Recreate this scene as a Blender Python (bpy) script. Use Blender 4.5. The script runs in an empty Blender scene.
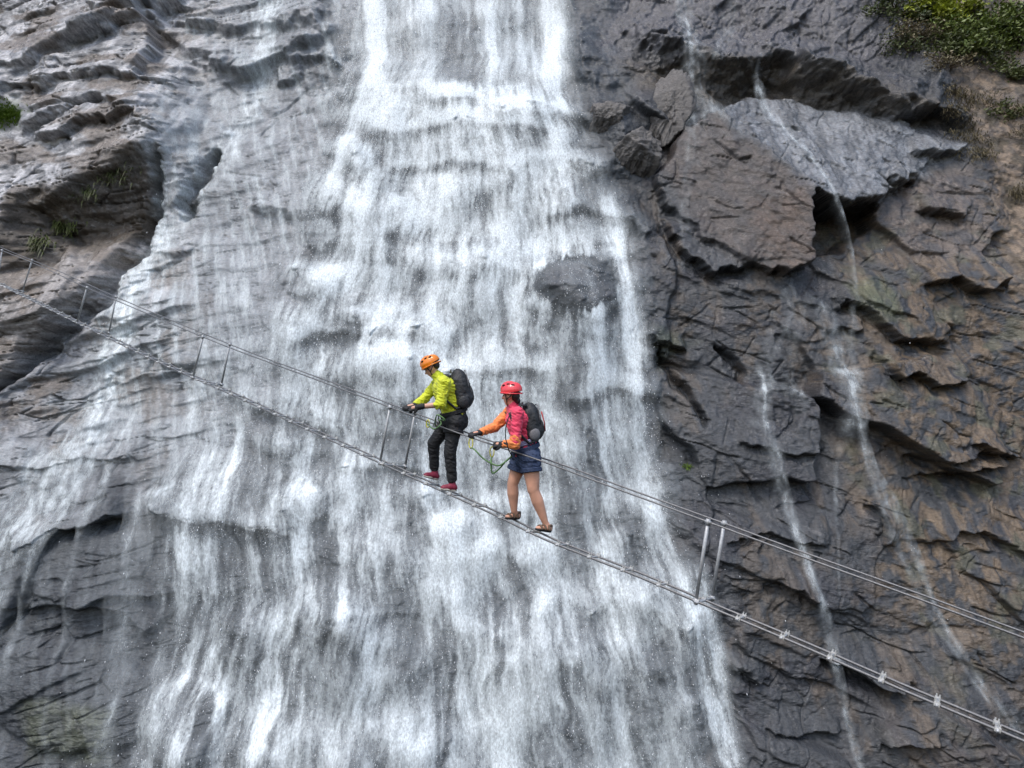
import bpy, bmesh, math, random
import numpy as np
from mathutils import Vector, Matrix
R = math.radians
rng = np.random.default_rng(7)
random.seed(7)
sc = bpy.context.scene
COL = sc.collection

# ------------------------------------------------------------------ camera, sky, sun, exposure
F_PX, PITCH, ZC, LEAN = 680.0, R(12), 19.5, R(12)
CAM = np.array([0.0, 0.0, 8.0])
cam_d = bpy.data.cameras.new('camera'); cam = bpy.data.objects.new('camera', cam_d); COL.objects.link(cam)
cam.location = CAM; cam.rotation_euler = (math.pi/2 + PITCH, 0, 0)
cam_d.sensor_width = 36; cam_d.lens = F_PX/1024*36; cam_d.clip_end = 600; cam_d.clip_start = .05
sc.camera = cam
SUN_EL, SUN_AZ = R(56), R(205)          # high, a little behind the viewer and to the left
w = bpy.data.worlds.new('World'); sc.world = w; w.use_nodes = True
nt = w.node_tree; bg = nt.nodes['Background']; sky = nt.nodes.new('ShaderNodeTexSky')
sky.sky_type = 'NISHITA'; sky.sun_disc = False; sky.sun_elevation = SUN_EL; sky.sun_rotation = SUN_AZ
sky.dust_density = 2.5; sky.air_density = 1.0; sky.ozone_density = .6
nt.links.new(sky.outputs[0], bg.inputs[0]); bg.inputs[1].default_value = .15
sd = bpy.data.lights.new('sun', 'SUN'); sun = bpy.data.objects.new('sun', sd); COL.objects.link(sun)
sd.energy = .95; sd.angle = R(16); sd.color = (1, .985, .96)
sv = Vector((math.sin(SUN_AZ)*math.cos(SUN_EL), math.cos(SUN_AZ)*math.cos(SUN_EL), math.sin(SUN_EL)))
sun.rotation_euler = sv.to_track_quat('Z', 'Y').to_euler()
sc.view_settings.view_transform = 'Standard'; sc.view_settings.look = 'None'
sc.view_settings.exposure = 0.66; sc.view_settings.gamma = 1
sc.cycles.transparent_max_bounces = 24; sc.cycles.max_bounces = 6

# ------------------------------------------------------------------ helpers
FWD = np.array([0, math.cos(PITCH), math.sin(PITCH)]); UP = np.array([0, -math.sin(PITCH), math.cos(PITCH)])
RT = np.array([1.0, 0, 0])
def P(px, py, Z):
    return CAM + Z*(FWD + RT*(px-512)/F_PX + UP*(384-py)/F_PX)
def V(px, py, Z): return Vector(P(px, py, Z))

def tag(o, label=None, cat=None, group=None, kind=None):
    if label: o['label'] = label
    if cat: o['category'] = cat
    if group: o['group'] = group
    if kind: o['kind'] = kind
    return o
def link(name, me, mat=None, parent=None):
    o = bpy.data.objects.new(name, me); COL.objects.link(o)
    if mat: me.materials.clear(); me.materials.append(mat)
    if parent:
        o.parent = parent; o.matrix_parent_inverse = Matrix.Translation(parent.location).inverted()
    return o
def empty(name, loc):
    o = bpy.data.objects.new(name, None); COL.objects.link(o); o.location = loc; o.empty_display_size = .1
    return o
def mesh_np(name, verts, faces, k):
    me = bpy.data.meshes.new(name); n, m = len(verts), len(faces)
    me.vertices.add(n); me.vertices.foreach_set('co', np.ascontiguousarray(verts, np.float32).ravel())
    me.loops.add(m*k); me.loops.foreach_set('vertex_index', np.ascontiguousarray(faces, np.int32).ravel())
    me.polygons.add(m); me.polygons.foreach_set('loop_start', np.arange(0, m*k, k, dtype=np.int32))
    me.polygons.foreach_set('loop_total', np.full(m, k, np.int32))
    me.update(calc_edges=True); return me
def mat(name, col=(.5,.5,.5), rough=.5, metal=0, var=.15, scale=20, bump=.0, bscale=60, coat=0, sheen=0):
    m = bpy.data.materials.new(name); m.use_nodes = True
    t = m.node_tree; N = t.nodes; L = t.links; b = N['Principled BSDF']
    tc = N.new('ShaderNodeTexCoord'); nz = N.new('ShaderNodeTexNoise')
    nz.inputs['Scale'].default_value = scale; nz.inputs['Detail'].default_value = 6
    L.new(tc.outputs['Object'], nz.inputs['Vector'])
    cr = N.new('ShaderNodeValToRGB'); e = cr.color_ramp.elements
    e[0].position = .3; e[1].position = .7
    e[0].color = (*[c*(1-var) for c in col], 1); e[1].color = (*[min(1, c*(1+var)) for c in col], 1)
    L.new(nz.outputs['Fac'], cr.inputs[0]); L.new(cr.outputs[0], b.inputs['Base Color'])
    b.inputs['Roughness'].default_value = rough; b.inputs['Metallic'].default_value = metal
    b.inputs['Coat Weight'].default_value = coat; b.inputs['Sheen Weight'].default_value = sheen
    if bump:
        n2 = N.new('ShaderNodeTexNoise'); n2.inputs['Scale'].default_value = bscale; n2.inputs['Detail'].default_value = 4
        L.new(tc.outputs['Object'], n2.inputs['Vector'])
        bp = N.new('ShaderNodeBump'); bp.inputs['Strength'].default_value = bump; bp.inputs['Distance'].default_value = .02
        L.new(n2.outputs['Fac'], bp.inputs['Height']); L.new(bp.outputs[0], b.inputs['Normal'])
    return m

# ---- numpy noise
def hsh(ix, iy, s):
    h = (ix.astype(np.int64)*374761393 + iy.astype(np.int64)*668265263 + s*974711) & 0xffffffff
    h = ((h ^ (h >> 13))*1274126177) & 0xffffffff
    h = ((h ^ (h >> 16))*2246822519) & 0xffffffff
    return ((h ^ (h >> 15)) & 0xffffff).astype(np.float32)/np.float32(0xffffff)
def vn(x, y, s=0):
    ix = np.floor(x); iy = np.floor(y); fx = (x-ix).astype(np.float32); fy = (y-iy).astype(np.float32)
    g = []
    for dx in (0, 1):
        for dy in (0, 1):
            a = hsh(ix+dx, iy+dy, s)*np.float32(6.2831853)
            g.append(np.cos(a)*(fx-dx)+np.sin(a)*(fy-dy))
    u = fx*fx*fx*(fx*(fx*6-15)+10); v = fy*fy*fy*(fy*(fy*6-15)+10)
    a = g[0]+(g[1]-g[0])*v; b = g[2]+(g[3]-g[2])*v
    return (a+(b-a)*u)*1.4
def fbm(x, y, o=4, s=0, gain=.5, lac=2.03):
    r = 0; a = 1
    for i in range(o):
        r = r + a*vn(x, y, s+i*17); x = x*lac+3.7; y = y*lac-1.3; a *= gain
    return r
def ridge(x, y, o=4, s=0):
    r = 0; a = 1
    for i in range(o):
        r = r + a*(1-2*np.abs(vn(x, y, s+i*17))); x = x*2.1+3.7; y = y*2.1-1.3; a *= .5
    return r
def voro(x, y, s):
    ix = np.floor(x); iy = np.floor(y)
    f1 = np.full(x.shape, 9, np.float32); f2 = f1.copy(); r = [np.zeros(x.shape, np.float32) for _ in range(5)]
    for dx in (-1, 0, 1):
        for dy in (-1, 0, 1):
            cx = ix+dx; cy = iy+dy
            ox = (cx+hsh(cx, cy, s)-x).astype(np.float32); oy = (cy+hsh(cx, cy, s+1)-y).astype(np.float32)
            d = np.sqrt(ox*ox+oy*oy); c = d < f1
            f2 = np.where(c, f1, np.minimum(f2, d)); f1 = np.where(c, d, f1)
            for k, val in enumerate((hsh(cx, cy, s+2), hsh(cx, cy, s+3), hsh(cx, cy, s+4), ox, oy)): r[k] = np.where(c, val, r[k])
    return f1, f2, r
def facets(a, b, size, an, ang, s, tilt=1.0):
    c, q = math.cos(ang), math.sin(ang)
    x = (a*c+b*q)/(size*an); y = (-a*q+b*c)/size
    f1, f2, r = voro(x, y, s)
    h = (r[0]-.5) - tilt*((r[1]-.5)*r[3]+(r[2]-.5)*r[4])
    return h, f2-f1
def sst(a, b, x):
    t = np.clip((x-a)/(b-a), 0, 1); return t*t*(3-2*t)
def blur(img, s):
    r = int(3*s)+1; k = np.exp(-.5*(np.arange(-r, r+1)/s)**2); k = (k/k.sum()).astype(np.float32)
    p = np.pad(img, r, mode='edge'); o = np.zeros((p.shape[0], img.shape[1]), np.float32)
    for i, kk in enumerate(k): o += kk*p[:, i:i+img.shape[1]]
    o2 = np.zeros(img.shape, np.float32)
    for i, kk in enumerate(k): o2 += kk*o[i:i+img.shape[0]]
    return o2

# ------------------------------------------------------------------ the cliff: a leaning plane, pushed in and out
X0, X1, Y0, Y1 = -210, 1234, -150, 925
gx = np.arange(X0, X1+1, 1.0); gy = np.arange(Y0, Y1+1, 1.0)
PX, PY = np.meshgrid(gx, gy); NX, NY = len(gx), len(gy)
C2, S2 = math.cos(PITCH+LEAN), math.sin(PITCH+LEAN)
def planeZ(py): return ZC*C2/(C2-S2*(384-py)/F_PX)
ZP = planeZ(PY)
BASE = CAM + ZP[..., None]*(FWD + RT*((PX-512)/F_PX)[..., None] + UP*((384-PY)/F_PX)[..., None])
PUPV = np.array([0, math.sin(LEAN), math.cos(LEAN)]); P0 = CAM+ZC*FWD
A = (BASE-P0)@RT; B = (BASE-P0)@PUPV          # metres along and up the cliff
A = A.astype(np.float32); B = B.astype(np.float32)
PUSH = -FWD
wx = fbm(A*.9, B*.9, 4, 11); wy = fbm(A*.9+31, B*.9+7, 4, 12)
QX = (PX+wx*8+fbm(A*5, B*5, 2, 13)*1.2).astype(np.float32); QY = (PY+wy*6+fbm(A*5, B*5, 2, 14)*1.2).astype(np.float32)   # ragged edges for the drawn features

def win(pts, m):
    x = [p[0] for p in pts]; y = [p[1] for p in pts]
    i0 = max(0, int(min(y)-m-Y0)); i1 = min(NY, int(max(y)+m-Y0)+1); j0 = max(0, int(min(x)-m-X0)); j1 = min(NX, int(max(x)+m-X0)+1)
    return slice(i0, i1), slice(j0, j1)
def pdist(pts, x, y):
    """distance to a polyline, side (+ above when it runs left to right), and position along it 0..1"""
    best = np.full(x.shape, 1e9, np.float32); side = np.zeros_like(best); par = np.zeros_like(best)
    ln = [math.hypot(b[0]-a[0], b[1]-a[1]) for a, b in zip(pts, pts[1:])]; tot = sum(ln); acc = 0
    for (a, b), l in zip(zip(pts, pts[1:]), ln):
        ux, uy = (b[0]-a[0])/l, (b[1]-a[1])/l
        t = np.clip((x-a[0])*ux+(y-a[1])*uy, 0, l); dx = x-a[0]-t*ux; dy = y-a[1]-t*uy
        d = np.hypot(dx, dy); c = d < best
        best = np.where(c, d, best); side = np.where(c, -(ux*(y-a[1])-uy*(x-a[0])), side); par = np.where(c, (acc+t)/tot, par); acc += l
    return best, np.sign(side), par
def poly_mask(pts, soft):
    s = win(pts, soft*3+12); x = QX[s]; y = QY[s]
    inside = np.zeros(x.shape, bool); n = len(pts)
    for i in range(n):
        (xa, ya), (xb, yb) = pts[i], pts[i-1]
        if ya == yb: continue
        c = ((ya > y) != (yb > y)) & (x < (xb-xa)*(y-ya)/(yb-ya)+xa); inside ^= c
    d, _, _ = pdist(list(pts)+[pts[0]], x, y); sd_ = np.where(inside, d, -d)
    return s, sst(-soft, soft, sd_)
H = np.zeros((NY, NX), np.float32)
def ledge(pts, h, up, edge=3, under=0, uw=10, p=1.0, taper=True):
    s = win(pts, up+40); d, sg, t = pdist(pts, QX[s], QY[s])
    edge = max(edge, 2+6*h); e = sst(0, .12, t)*sst(1, .88, t) if taper else 1.0; fade = np.where((t <= .001) | (t >= .999), np.exp(-(d/12)**2), 1) if taper else 1.0
    ab = np.clip(1-d/up, 0, 1)**p; bl = np.clip(1-d/edge, 0, 1)
    H[s] += h*e*fade*np.where(sg > 0, ab, bl)
    if under: H[s] -= under*e*fade*np.where(sg > 0, 0, sst(0, edge, d)*np.exp(-(d/uw)**2))
def crack(pts, wd, dep):
    s = win(pts, wd*4+10); d, sg, t = pdist(pts, QX[s], QY[s])
    ww = wd*(.35+.65*np.sin(np.pi*np.clip(t, .02, .98))); H[s] -= dep*np.exp(-(d/ww)**2)
def dome(cx, cy, rx, ry, h, ang=0, p=2.0):
    s = win([(cx-rx-ry, cy-rx-ry), (cx+rx+ry, cy+rx+ry)], 10); x = QX[s]-cx; y = QY[s]-cy
    c, q = math.cos(ang), math.sin(ang); u = (x*c+y*q)/rx; v = (-x*q+y*c)/ry
    H[s] += h*np.clip(1-np.abs(u)**p-np.abs(v)**p, 0, 1)**.5
def tris(pts, hs, tr, rim, soft=2.5):
    """a faceted block: triangles with a height (m) at each corner, laid over the rock inside the rim"""
    S = H.copy()
    for t in tr:
        q = [pts[i] for i in t]; s, m = poly_mask(q, 4)
        M = np.array([[x, y, 1] for x, y in q]); c = np.linalg.solve(M, np.array([hs[i] for i in t]))
        S[s] = np.where(m > .02, c[0]*QX[s]+c[1]*QY[s]+c[2], S[s])
    s, m = poly_mask(rim, soft); H[s] = H[s]*(1-m)+S[s]*m
def area(pts, soft):
    m = np.zeros((NY, NX), np.float32); s, v = poly_mask(pts, soft); m[s] = v; return m

# -- zones
LEFT = sst(350, 260, PX+wx*40+(PY-150)*.2)*sst(560, 400, PY+wy*40+PX*.25)          # pale broken rock, upper left
RIGHT = sst(585, 640, PX+wx*25-np.clip(PY-100, 0, 900)*.16)                          # dark rock right of the fall
SLAB = sst(300, 200, PX+wx*30)*(1-sst(560, 400, PY+wy*40+PX*.25))                        # smooth wet slab, lower left
FALL = np.clip(1-LEFT-RIGHT-SLAB, 0, 1)
TOPR = RIGHT*sst(75, 50, PY+wy*10)
BROWN = np.clip(RIGHT*sst(800, 930, PX+wx*60-(PY-400)*.08)*sst(120, 240, PY+wy*40)*(.35+.65*sst(720, 560, PY+wx*40)), 0, 1)
SOIL = area([(925, 20), (955, 100), (985, 160), (1005, 230), (1024, 300), (1300, 420), (1300, -250), (905, -250), (880, -40)], 14)

# -- general shape
H += .45*fbm(A*.16+5, B*.16, 3, 21)
lx_ = fbm(A*.8, B*.8, 2, 111); ly_ = fbm(A*.8+31, B*.8, 2, 112)
f1h, f1e = facets(A+lx_*.2, B+ly_*.12, 1.5, 2.2, R(17), 31)
f2h, f2e = facets(A+lx_*.1, B+ly_*.08, .55, 2.6, R(14), 41)
f3h, f3e = facets(A, B, .2, 2.2, R(18), 51)
g1h, g1e = facets(A+lx_*.2, B+ly_*.15, 1.6, 1.5, R(-32), 61)
g2h, g2e = facets(A+lx_*.1, B+ly_*.1, .5, 2.0, R(-22), 71)
g3h, g3e = facets(A, B, .19, 2.2, R(-30), 81)
k2h, k2e = facets(A+wx*.2, B, .5, 3.2, R(52), 91)
def cr(e, w_): return -np.exp(-(e/w_)**2)
rid = ridge(A*.7+wx*.3, B*2.4-A*.5, 4, 95)                      # slabby strata, rising to the right
rid2 = ridge(A*1.0, B*2.2+A*.8, 4, 97)
fine = fbm(A*6, B*9, 3, 99)
def saw(c, e=.1):
    q = c-np.floor(c); return (1-q)*sst(0, e, q)
c_ = B-.30*A+.12*lx_+.2*fbm(A*.25, B*.25, 2, 131); lay = saw(c_*.95, .08)*sst(-.3, .3, fbm(A*.3, B*.7, 2, 132)); lay2 = saw(c_*2.7+.1*ly_, .12)*sst(-.1, .35, fbm(A*.5, B*1.1, 2, 133))
c2_ = B+.42*A+.1*ly_; lyr = saw(c2_*.7, .07)*sst(-.1, .3, fbm(A*.35, B*.6, 2, 134)); lyr2 = saw(c2_*2.1+.1*lx_, .1)*sst(0, .35, fbm(A*.6, B*.9, 2, 135))
am = sst(-.25, .35, fbm(A*.42, B*.55, 3, 101)); am2 = sst(-.2, .4, fbm(A*.9+4, B*1.2, 3, 102))
L1h, L1e = facets(A+lx_*.3, B+ly_*.2, 3.0, 2.2, R(20), 33)
G1h, G1e = facets(A+lx_*.3, B+ly_*.2, 2.9, 1.3, R(-38), 63)
L1h, f1h, G1h, g1h = [blur(q_, 1.3) for q_ in (L1h, f1h, G1h, g1h)]; f2h, g2h, k2h = [blur(q_, .7) for q_ in (f2h, g2h, k2h)]; lay, lyr = blur(lay, .9), blur(lyr, .9)
sm = 1-.6*sst(168, 205, PX+wx*10)*sst(70, 110, PY)
H += sm*LEFT*(.55*L1h+.22*f1h+.09*f2h*(.2+.8*am)+.025*f3h*(.1+.9*am2)+.02*cr(f2e, .03)*am+.02*rid+.19*lay+.08*lay2+.018*fine)
H += RIGHT*(1-SOIL)*((.70*G1h+.22*g1h*(.3+.7*am)+.10*g2h*(.1+.9*am)+.035*g3h*(.15+.85*am2)+.03*cr(g2e, .04)*am+.05*cr(G1e, .015)+.01*rid2+.07*lyr+.035*lyr2+.016*fine)*(1-.75*TOPR)+TOPR*(.22*k2h+.08*cr(k2e, .1)*am+.04*g3h+.03*fine))
H += SLAB*(.3*L1h+.12*f1h+.06*f2h*am+.025*f3h*am2+.012*rid+.03*lay2+.014*fine+.015*cr(f2e, .05)*am)
# stepped bed under the fall
st = B*1.0+wy*.35+.25*A*np.sin(A*.35); stp = st-np.floor(st)
st2 = B*2.3+wx*.5+.1*A; stp2 = st2-np.floor(st2)
stepamp = .5+.5*vn(A*.35, B*.6, 203)
H += FALL*(.11*(1-stp)*stepamp*sst(0, .2, stp)+.03*(1-stp2)*sst(0, .25, stp2)+.18*fbm(A*.6, B*.8, 3, 207)+.12*f1h+.06*f2h*am+.03*f3h+.02*fine)
H += SOIL*(.10*fbm(A*1.5, B*1.5, 4, 205)+.05*g3h)

# -- left: the pale mass and its overhang
ledge([(-300, 345), (-60, 285), (-8, 262), (18, 232), (38, 205), (75, 192), (110, 181), (140, 168), (158, 156), (162, 128), (160, 100)], 1.25, 230, 46, .25, 40, 1.0, False)
LB = [(-300, 330), (-60, 318), (0, 285), (45, 262), (95, 248), (124, 240), (131, 252), (112, 290), (84, 316), (60, 334), (28, 360), (0, 388), (-100, 450), (-300, 520)]
s_, m_ = poly_mask(LB, 15); H[s_] += m_*(.55+.003*(QX[s_]-60))
crack([(170, 160), (156, 200), (140, 235), (128, 258), (108, 296), (84, 322), (58, 340), (28, 366), (-8, 394)], 8, .9)
crack([(180, 216), (192, 194), (204, 174), (217, 152)], 7, .8); ledge([(186, 210), (199, 186), (215, 158)], .2, 24, 3)
ledge([(40, 140), (72, 124), (108, 113), (144, 111)], .30, 38, 3, .10, 8)
ledge([(50, 150), (80, 145), (112, 134), (162, 125)], .34, 16, 3, .15, 8)
ledge([(44, 88), (90, 89), (140, 84), (192, 92)], .32, 40, 3, .15, 6)
ledge([(-40, 112), (10, 104), (36, 95), (80, 92)], .3, 40, 3, .1, 7)
ledge([(96, 52), (112, 48), (126, 44), (134, 28)], .3, 26, 3, .1, 7)
ledge([(100, 20), (140, 22), (190, 20), (210, 24)], .4, 22, 3, .2, 8)
ledge([(-60, 72), (0, 70), (24, 66)], .25, 28, 3, .1, 6)
ledge([(195, 22), (240, 24), (300, 24), (335, 30)], .45, 60, 8, .1, 8)
ledge([(288, 64), (312, 62), (342, 66)], .5, 22, 4, .1, 8)
ledge([(270, 78), (290, 76), (308, 72)], .3, 16, 4, .1, 6)
ledge([(110, 8), (150, 12), (192, 4)], .5, 60, 4, .5, 14)
ledge([(176, 48), (214, 56), (236, 50)], .2, 18, 3)
ledge([(188, 60), (206, 68), (232, 66)], .2, 12, 3)
# -- slab, lower left
ledge([(150, 505), (190, 513), (235, 517), (262, 523), (300, 533)], .55, 70, 4, .45, 34)
ledge([(20, 552), (60, 528), (84, 521), (130, 512)], .45, 40, 5, .35, 12)
crack([(-10, 640), (14, 612), (34, 578), (42, 548)], 6, .5)
ledge([(-30, 470), (60, 462), (150, 455)], .2, 40, 4)
ledge([(70, 602), (120, 612), (150, 640)], .25, 40, 6)
dome(183, 725, 40, 46, .5, 0, 2.4)
dome(60, 700, 90, 60, .5, .2)
# -- bed of the fall
ledge([(325, 96), (360, 90), (420, 91), (470, 106), (510, 116), (560, 118), (600, 122)], .42, 34, 7, .1, 14)
ledge([(350, 136), (420, 130), (500, 128), (570, 136)], .35, 22, 5, .1, 10)
ledge([(380, 172), (450, 160), (505, 172), (560, 160), (620, 178)], .35, 30, 6, .1, 12)
ledge([(540, 216), (580, 206), (620, 216), (650, 246)], .4, 30, 6, .1, 14)
ledge([(250, 205), (310, 214), (360, 206)], .3, 40, 6)
ledge([(290, 342), (320, 330), (365, 336)], .22, 30, 5, .15, 14)
ledge([(365, 342), (390, 326), (430, 330), (450, 350)], .5, 34, 6, .15, 14)
ledge([(430, 370), (500, 366), (560, 372)], .35, 26, 5, .1, 12)
ledge([(225, 395), (300, 420), (360, 430)], .25, 30, 5)
ledge([(560, 400), (610, 384), (660, 398)], .35, 24, 5, .1, 12)
ledge([(440, 270), (500, 262), (540, 280)], .3, 34, 6)
ledge([(330, 470), (390, 462), (470, 480)], .3, 34, 6)
ledge([(440, 560), (500, 548), (540, 566)], .22, 40, 6, .1, 14)
ledge([(580, 620), (610, 596), (650, 602), (690, 630)], .25, 30, 6, .2, 16)
ledge([(300, 640), (340, 618), (380, 650)], .35, 40, 6)
ledge([(520, 680), (570, 650), (610, 690)], .4, 40, 6, .1, 14)
dome(573, 293, 44, 30, .75, .1, 2.0)
dome(395, 365, 55, 40, .4)
gb = random.Random(12)
for k_ in range(150):
    y_ = gb.uniform(100, 820); t_ = gb.uniform(.02, .98); x_ = 330-(y_-90)*.24+t_*(245+(y_-90)*.52); r_ = gb.uniform(6, 19)
    dome(x_, y_, r_*gb.uniform(1, 1.8), r_, gb.uniform(.12, .34)*r_/20, gb.uniform(-.3, .3), 2.2)
# -- right of the fall
ledge([(560, -60), (572, 0), (578, 50), (588, 84), (602, 112), (622, 134), (640, 160)], .5, 60, 16)
TP = [(622, 66), (642, 44), (690, 60), (735, 70), (772, 58), (830, 82), (872, 98), (938, 108)]
ledge(TP, 1.15, 34, 26, .35, 34)
ledge([(880, 122), (930, 112), (968, 128)], .5, 20, 6, .3, 12)
# the big wedge
pt = [(668, 150), (706, 120), (740, 103), (782, 101), (900, 120), (944, 148), (905, 180), (862, 208), (838, 210), (801, 206), (797, 268), (764, 276), (700, 242), (655, 190)]
hs = [.55, 1.0, .35, .15, .12, .15, .4, 1.0, 1.25, 1.6, 1.2, .8, .35, .3]
tex = H.copy()
tris(pt, hs, [(1, 2, 9), (2, 3, 9), (3, 8, 9), (3, 4, 8), (4, 7, 8), (4, 6, 7), (4, 5, 6), (0, 1, 13), (1, 12, 13), (1, 9, 12), (9, 11, 12), (9, 10, 11)], [pt[i] for i in (0, 1, 2, 3, 4, 5, 6, 7, 8, 9, 10, 11, 12, 13)])
s_, m_ = poly_mask([(706, 120), (740, 103), (782, 101), (962, 150), (862, 208), (801, 206), (797, 268), (764, 276), (700, 242), (655, 190)], 6)
H[s_] += m_*(.035*g2h+.02*g3h+.015*fine+.02*cr(g2e, .03)+.05*lyr2)[s_]
s_, m_ = poly_mask([(801, 210), (868, 211), (872, 232), (846, 250), (800, 258)], 4); H[s_] = H[s_]*(1-m_)-.9*m_
ledge([(738, 132), (762, 130), (800, 138)], .12, 14, 3)
ledge([(780, 172), (812, 170), (840, 172)], .12, 14, 3)
ledge([(905, 158), (930, 155), (965, 148)], .3, 20, 3, .2, 7)
ledge([(878, 180), (895, 185), (915, 182)], .3, 18, 3, .3, 8)
ledge([(910, 206), (940, 212), (962, 222)], .3, 20, 4, .2, 8)
ledge([(664, 220), (690, 262), (712, 270), (752, 268)], .35, 36, 4, .3, 10)
ledge([(822, 306), (848, 304), (872, 318), (890, 334), (915, 336), (952, 344)], .42, 40, 3, .25, 9)
ledge([(918, 282), (955, 274), (975, 288), (1010, 286)], .4, 24, 3, .25, 10)
ledge([(874, 348), (892, 376), (912, 372), (930, 386), (968, 380)], .34, 26, 3, .3, 8)
crack([(660, 352), (676, 380), (690, 400), (702, 424)], 5, .5)
crack([(716, 345), (730, 358), (744, 384)], 4, .4)
ledge([(820, 328), (840, 324), (862, 330)], .2, 16, 3, .1, 5)
ledge([(905, 450), (940, 462), (1010, 448)], .3, 26, 3, .2, 8)
ledge([(918, 470), (960, 474), (1030, 462)], .25, 16, 3, .2, 7)
ledge([(970, 440), (1000, 452), (1040, 458)], .3, 24, 3, .2, 8)
ledge([(940, 545), (985, 530), (1040, 560)], .3, 40, 4, .1, 8)
ledge([(826, 660), (850, 668), (878, 684), (910, 702)], .45, 34, 3, .5, 12)
ledge([(775, 578), (796, 584), (806, 606)], .25, 18, 3, .25, 8)
ledge([(880, 744), (905, 740), (938, 736)], .3, 24, 4, .25, 9)
ledge([(770, 730), (800, 742), (850, 738)], .25, 24, 4, .2, 8)
ledge([(725, 668), (750, 672), (765, 690)], .25, 18, 4, .25, 8)
ledge([(640, 330), (660, 344), (690, 350)], .3, 24, 4, .2, 8)
ledge([(876, 500), (890, 520), (884, 548)], .25, 20, 4, .2, 8)
ledge([(730, 440), (780, 452), (830, 446)], .2, 30, 4, .1, 6)
ledge([(720, 540), (770, 530), (830, 548)], .2, 30, 4, .1, 6)

H = blur(H, .5)
_, e4 = facets(A+lx_*.1, B+ly_*.05, .32, 5.0, R(11), 153); _, e1 = facets(A+lx_*.12, B+ly_*.06, .75, 4.2, R(15), 141); _, e2 = facets(A+lx_*.1, B+ly_*.1, .9, 3.2, R(-24), 143); _, e3 = facets(A+lx_*.15, B+ly_*.1, 1.1, 2.8, R(64), 145)
fr1 = sst(-.05, .3, fbm(A*.6+3, B*.8, 3, 147)); fr2 = sst(-.05, .3, fbm(A*.7+9, B*.7, 3, 149)); fr3 = sst(.05, .35, fbm(A*.8+15, B*.8, 3, 151))
kx = lambda e, w_: np.exp(-(e/w_)**2)
H -= (LEFT*(.3+.9*sm)+SLAB*.7)*(.16*kx(e1, .03)*fr1+.12*kx(e4, .04)*fr3)+RIGHT*(1-SOIL)*(.10*kx(e2, .03)*fr2+.06*kx(e3, .03)*fr3)
B3 = B*.8+H*1.7
H += (.020*fbm(A*4, B3*4, 4, 121)+.014*np.abs(fbm(A*2.2+5, B3*3, 3, 122)))*(1-.6*FALL)*(1-.4*SLAB)*(1-.45*LEFT)
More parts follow.
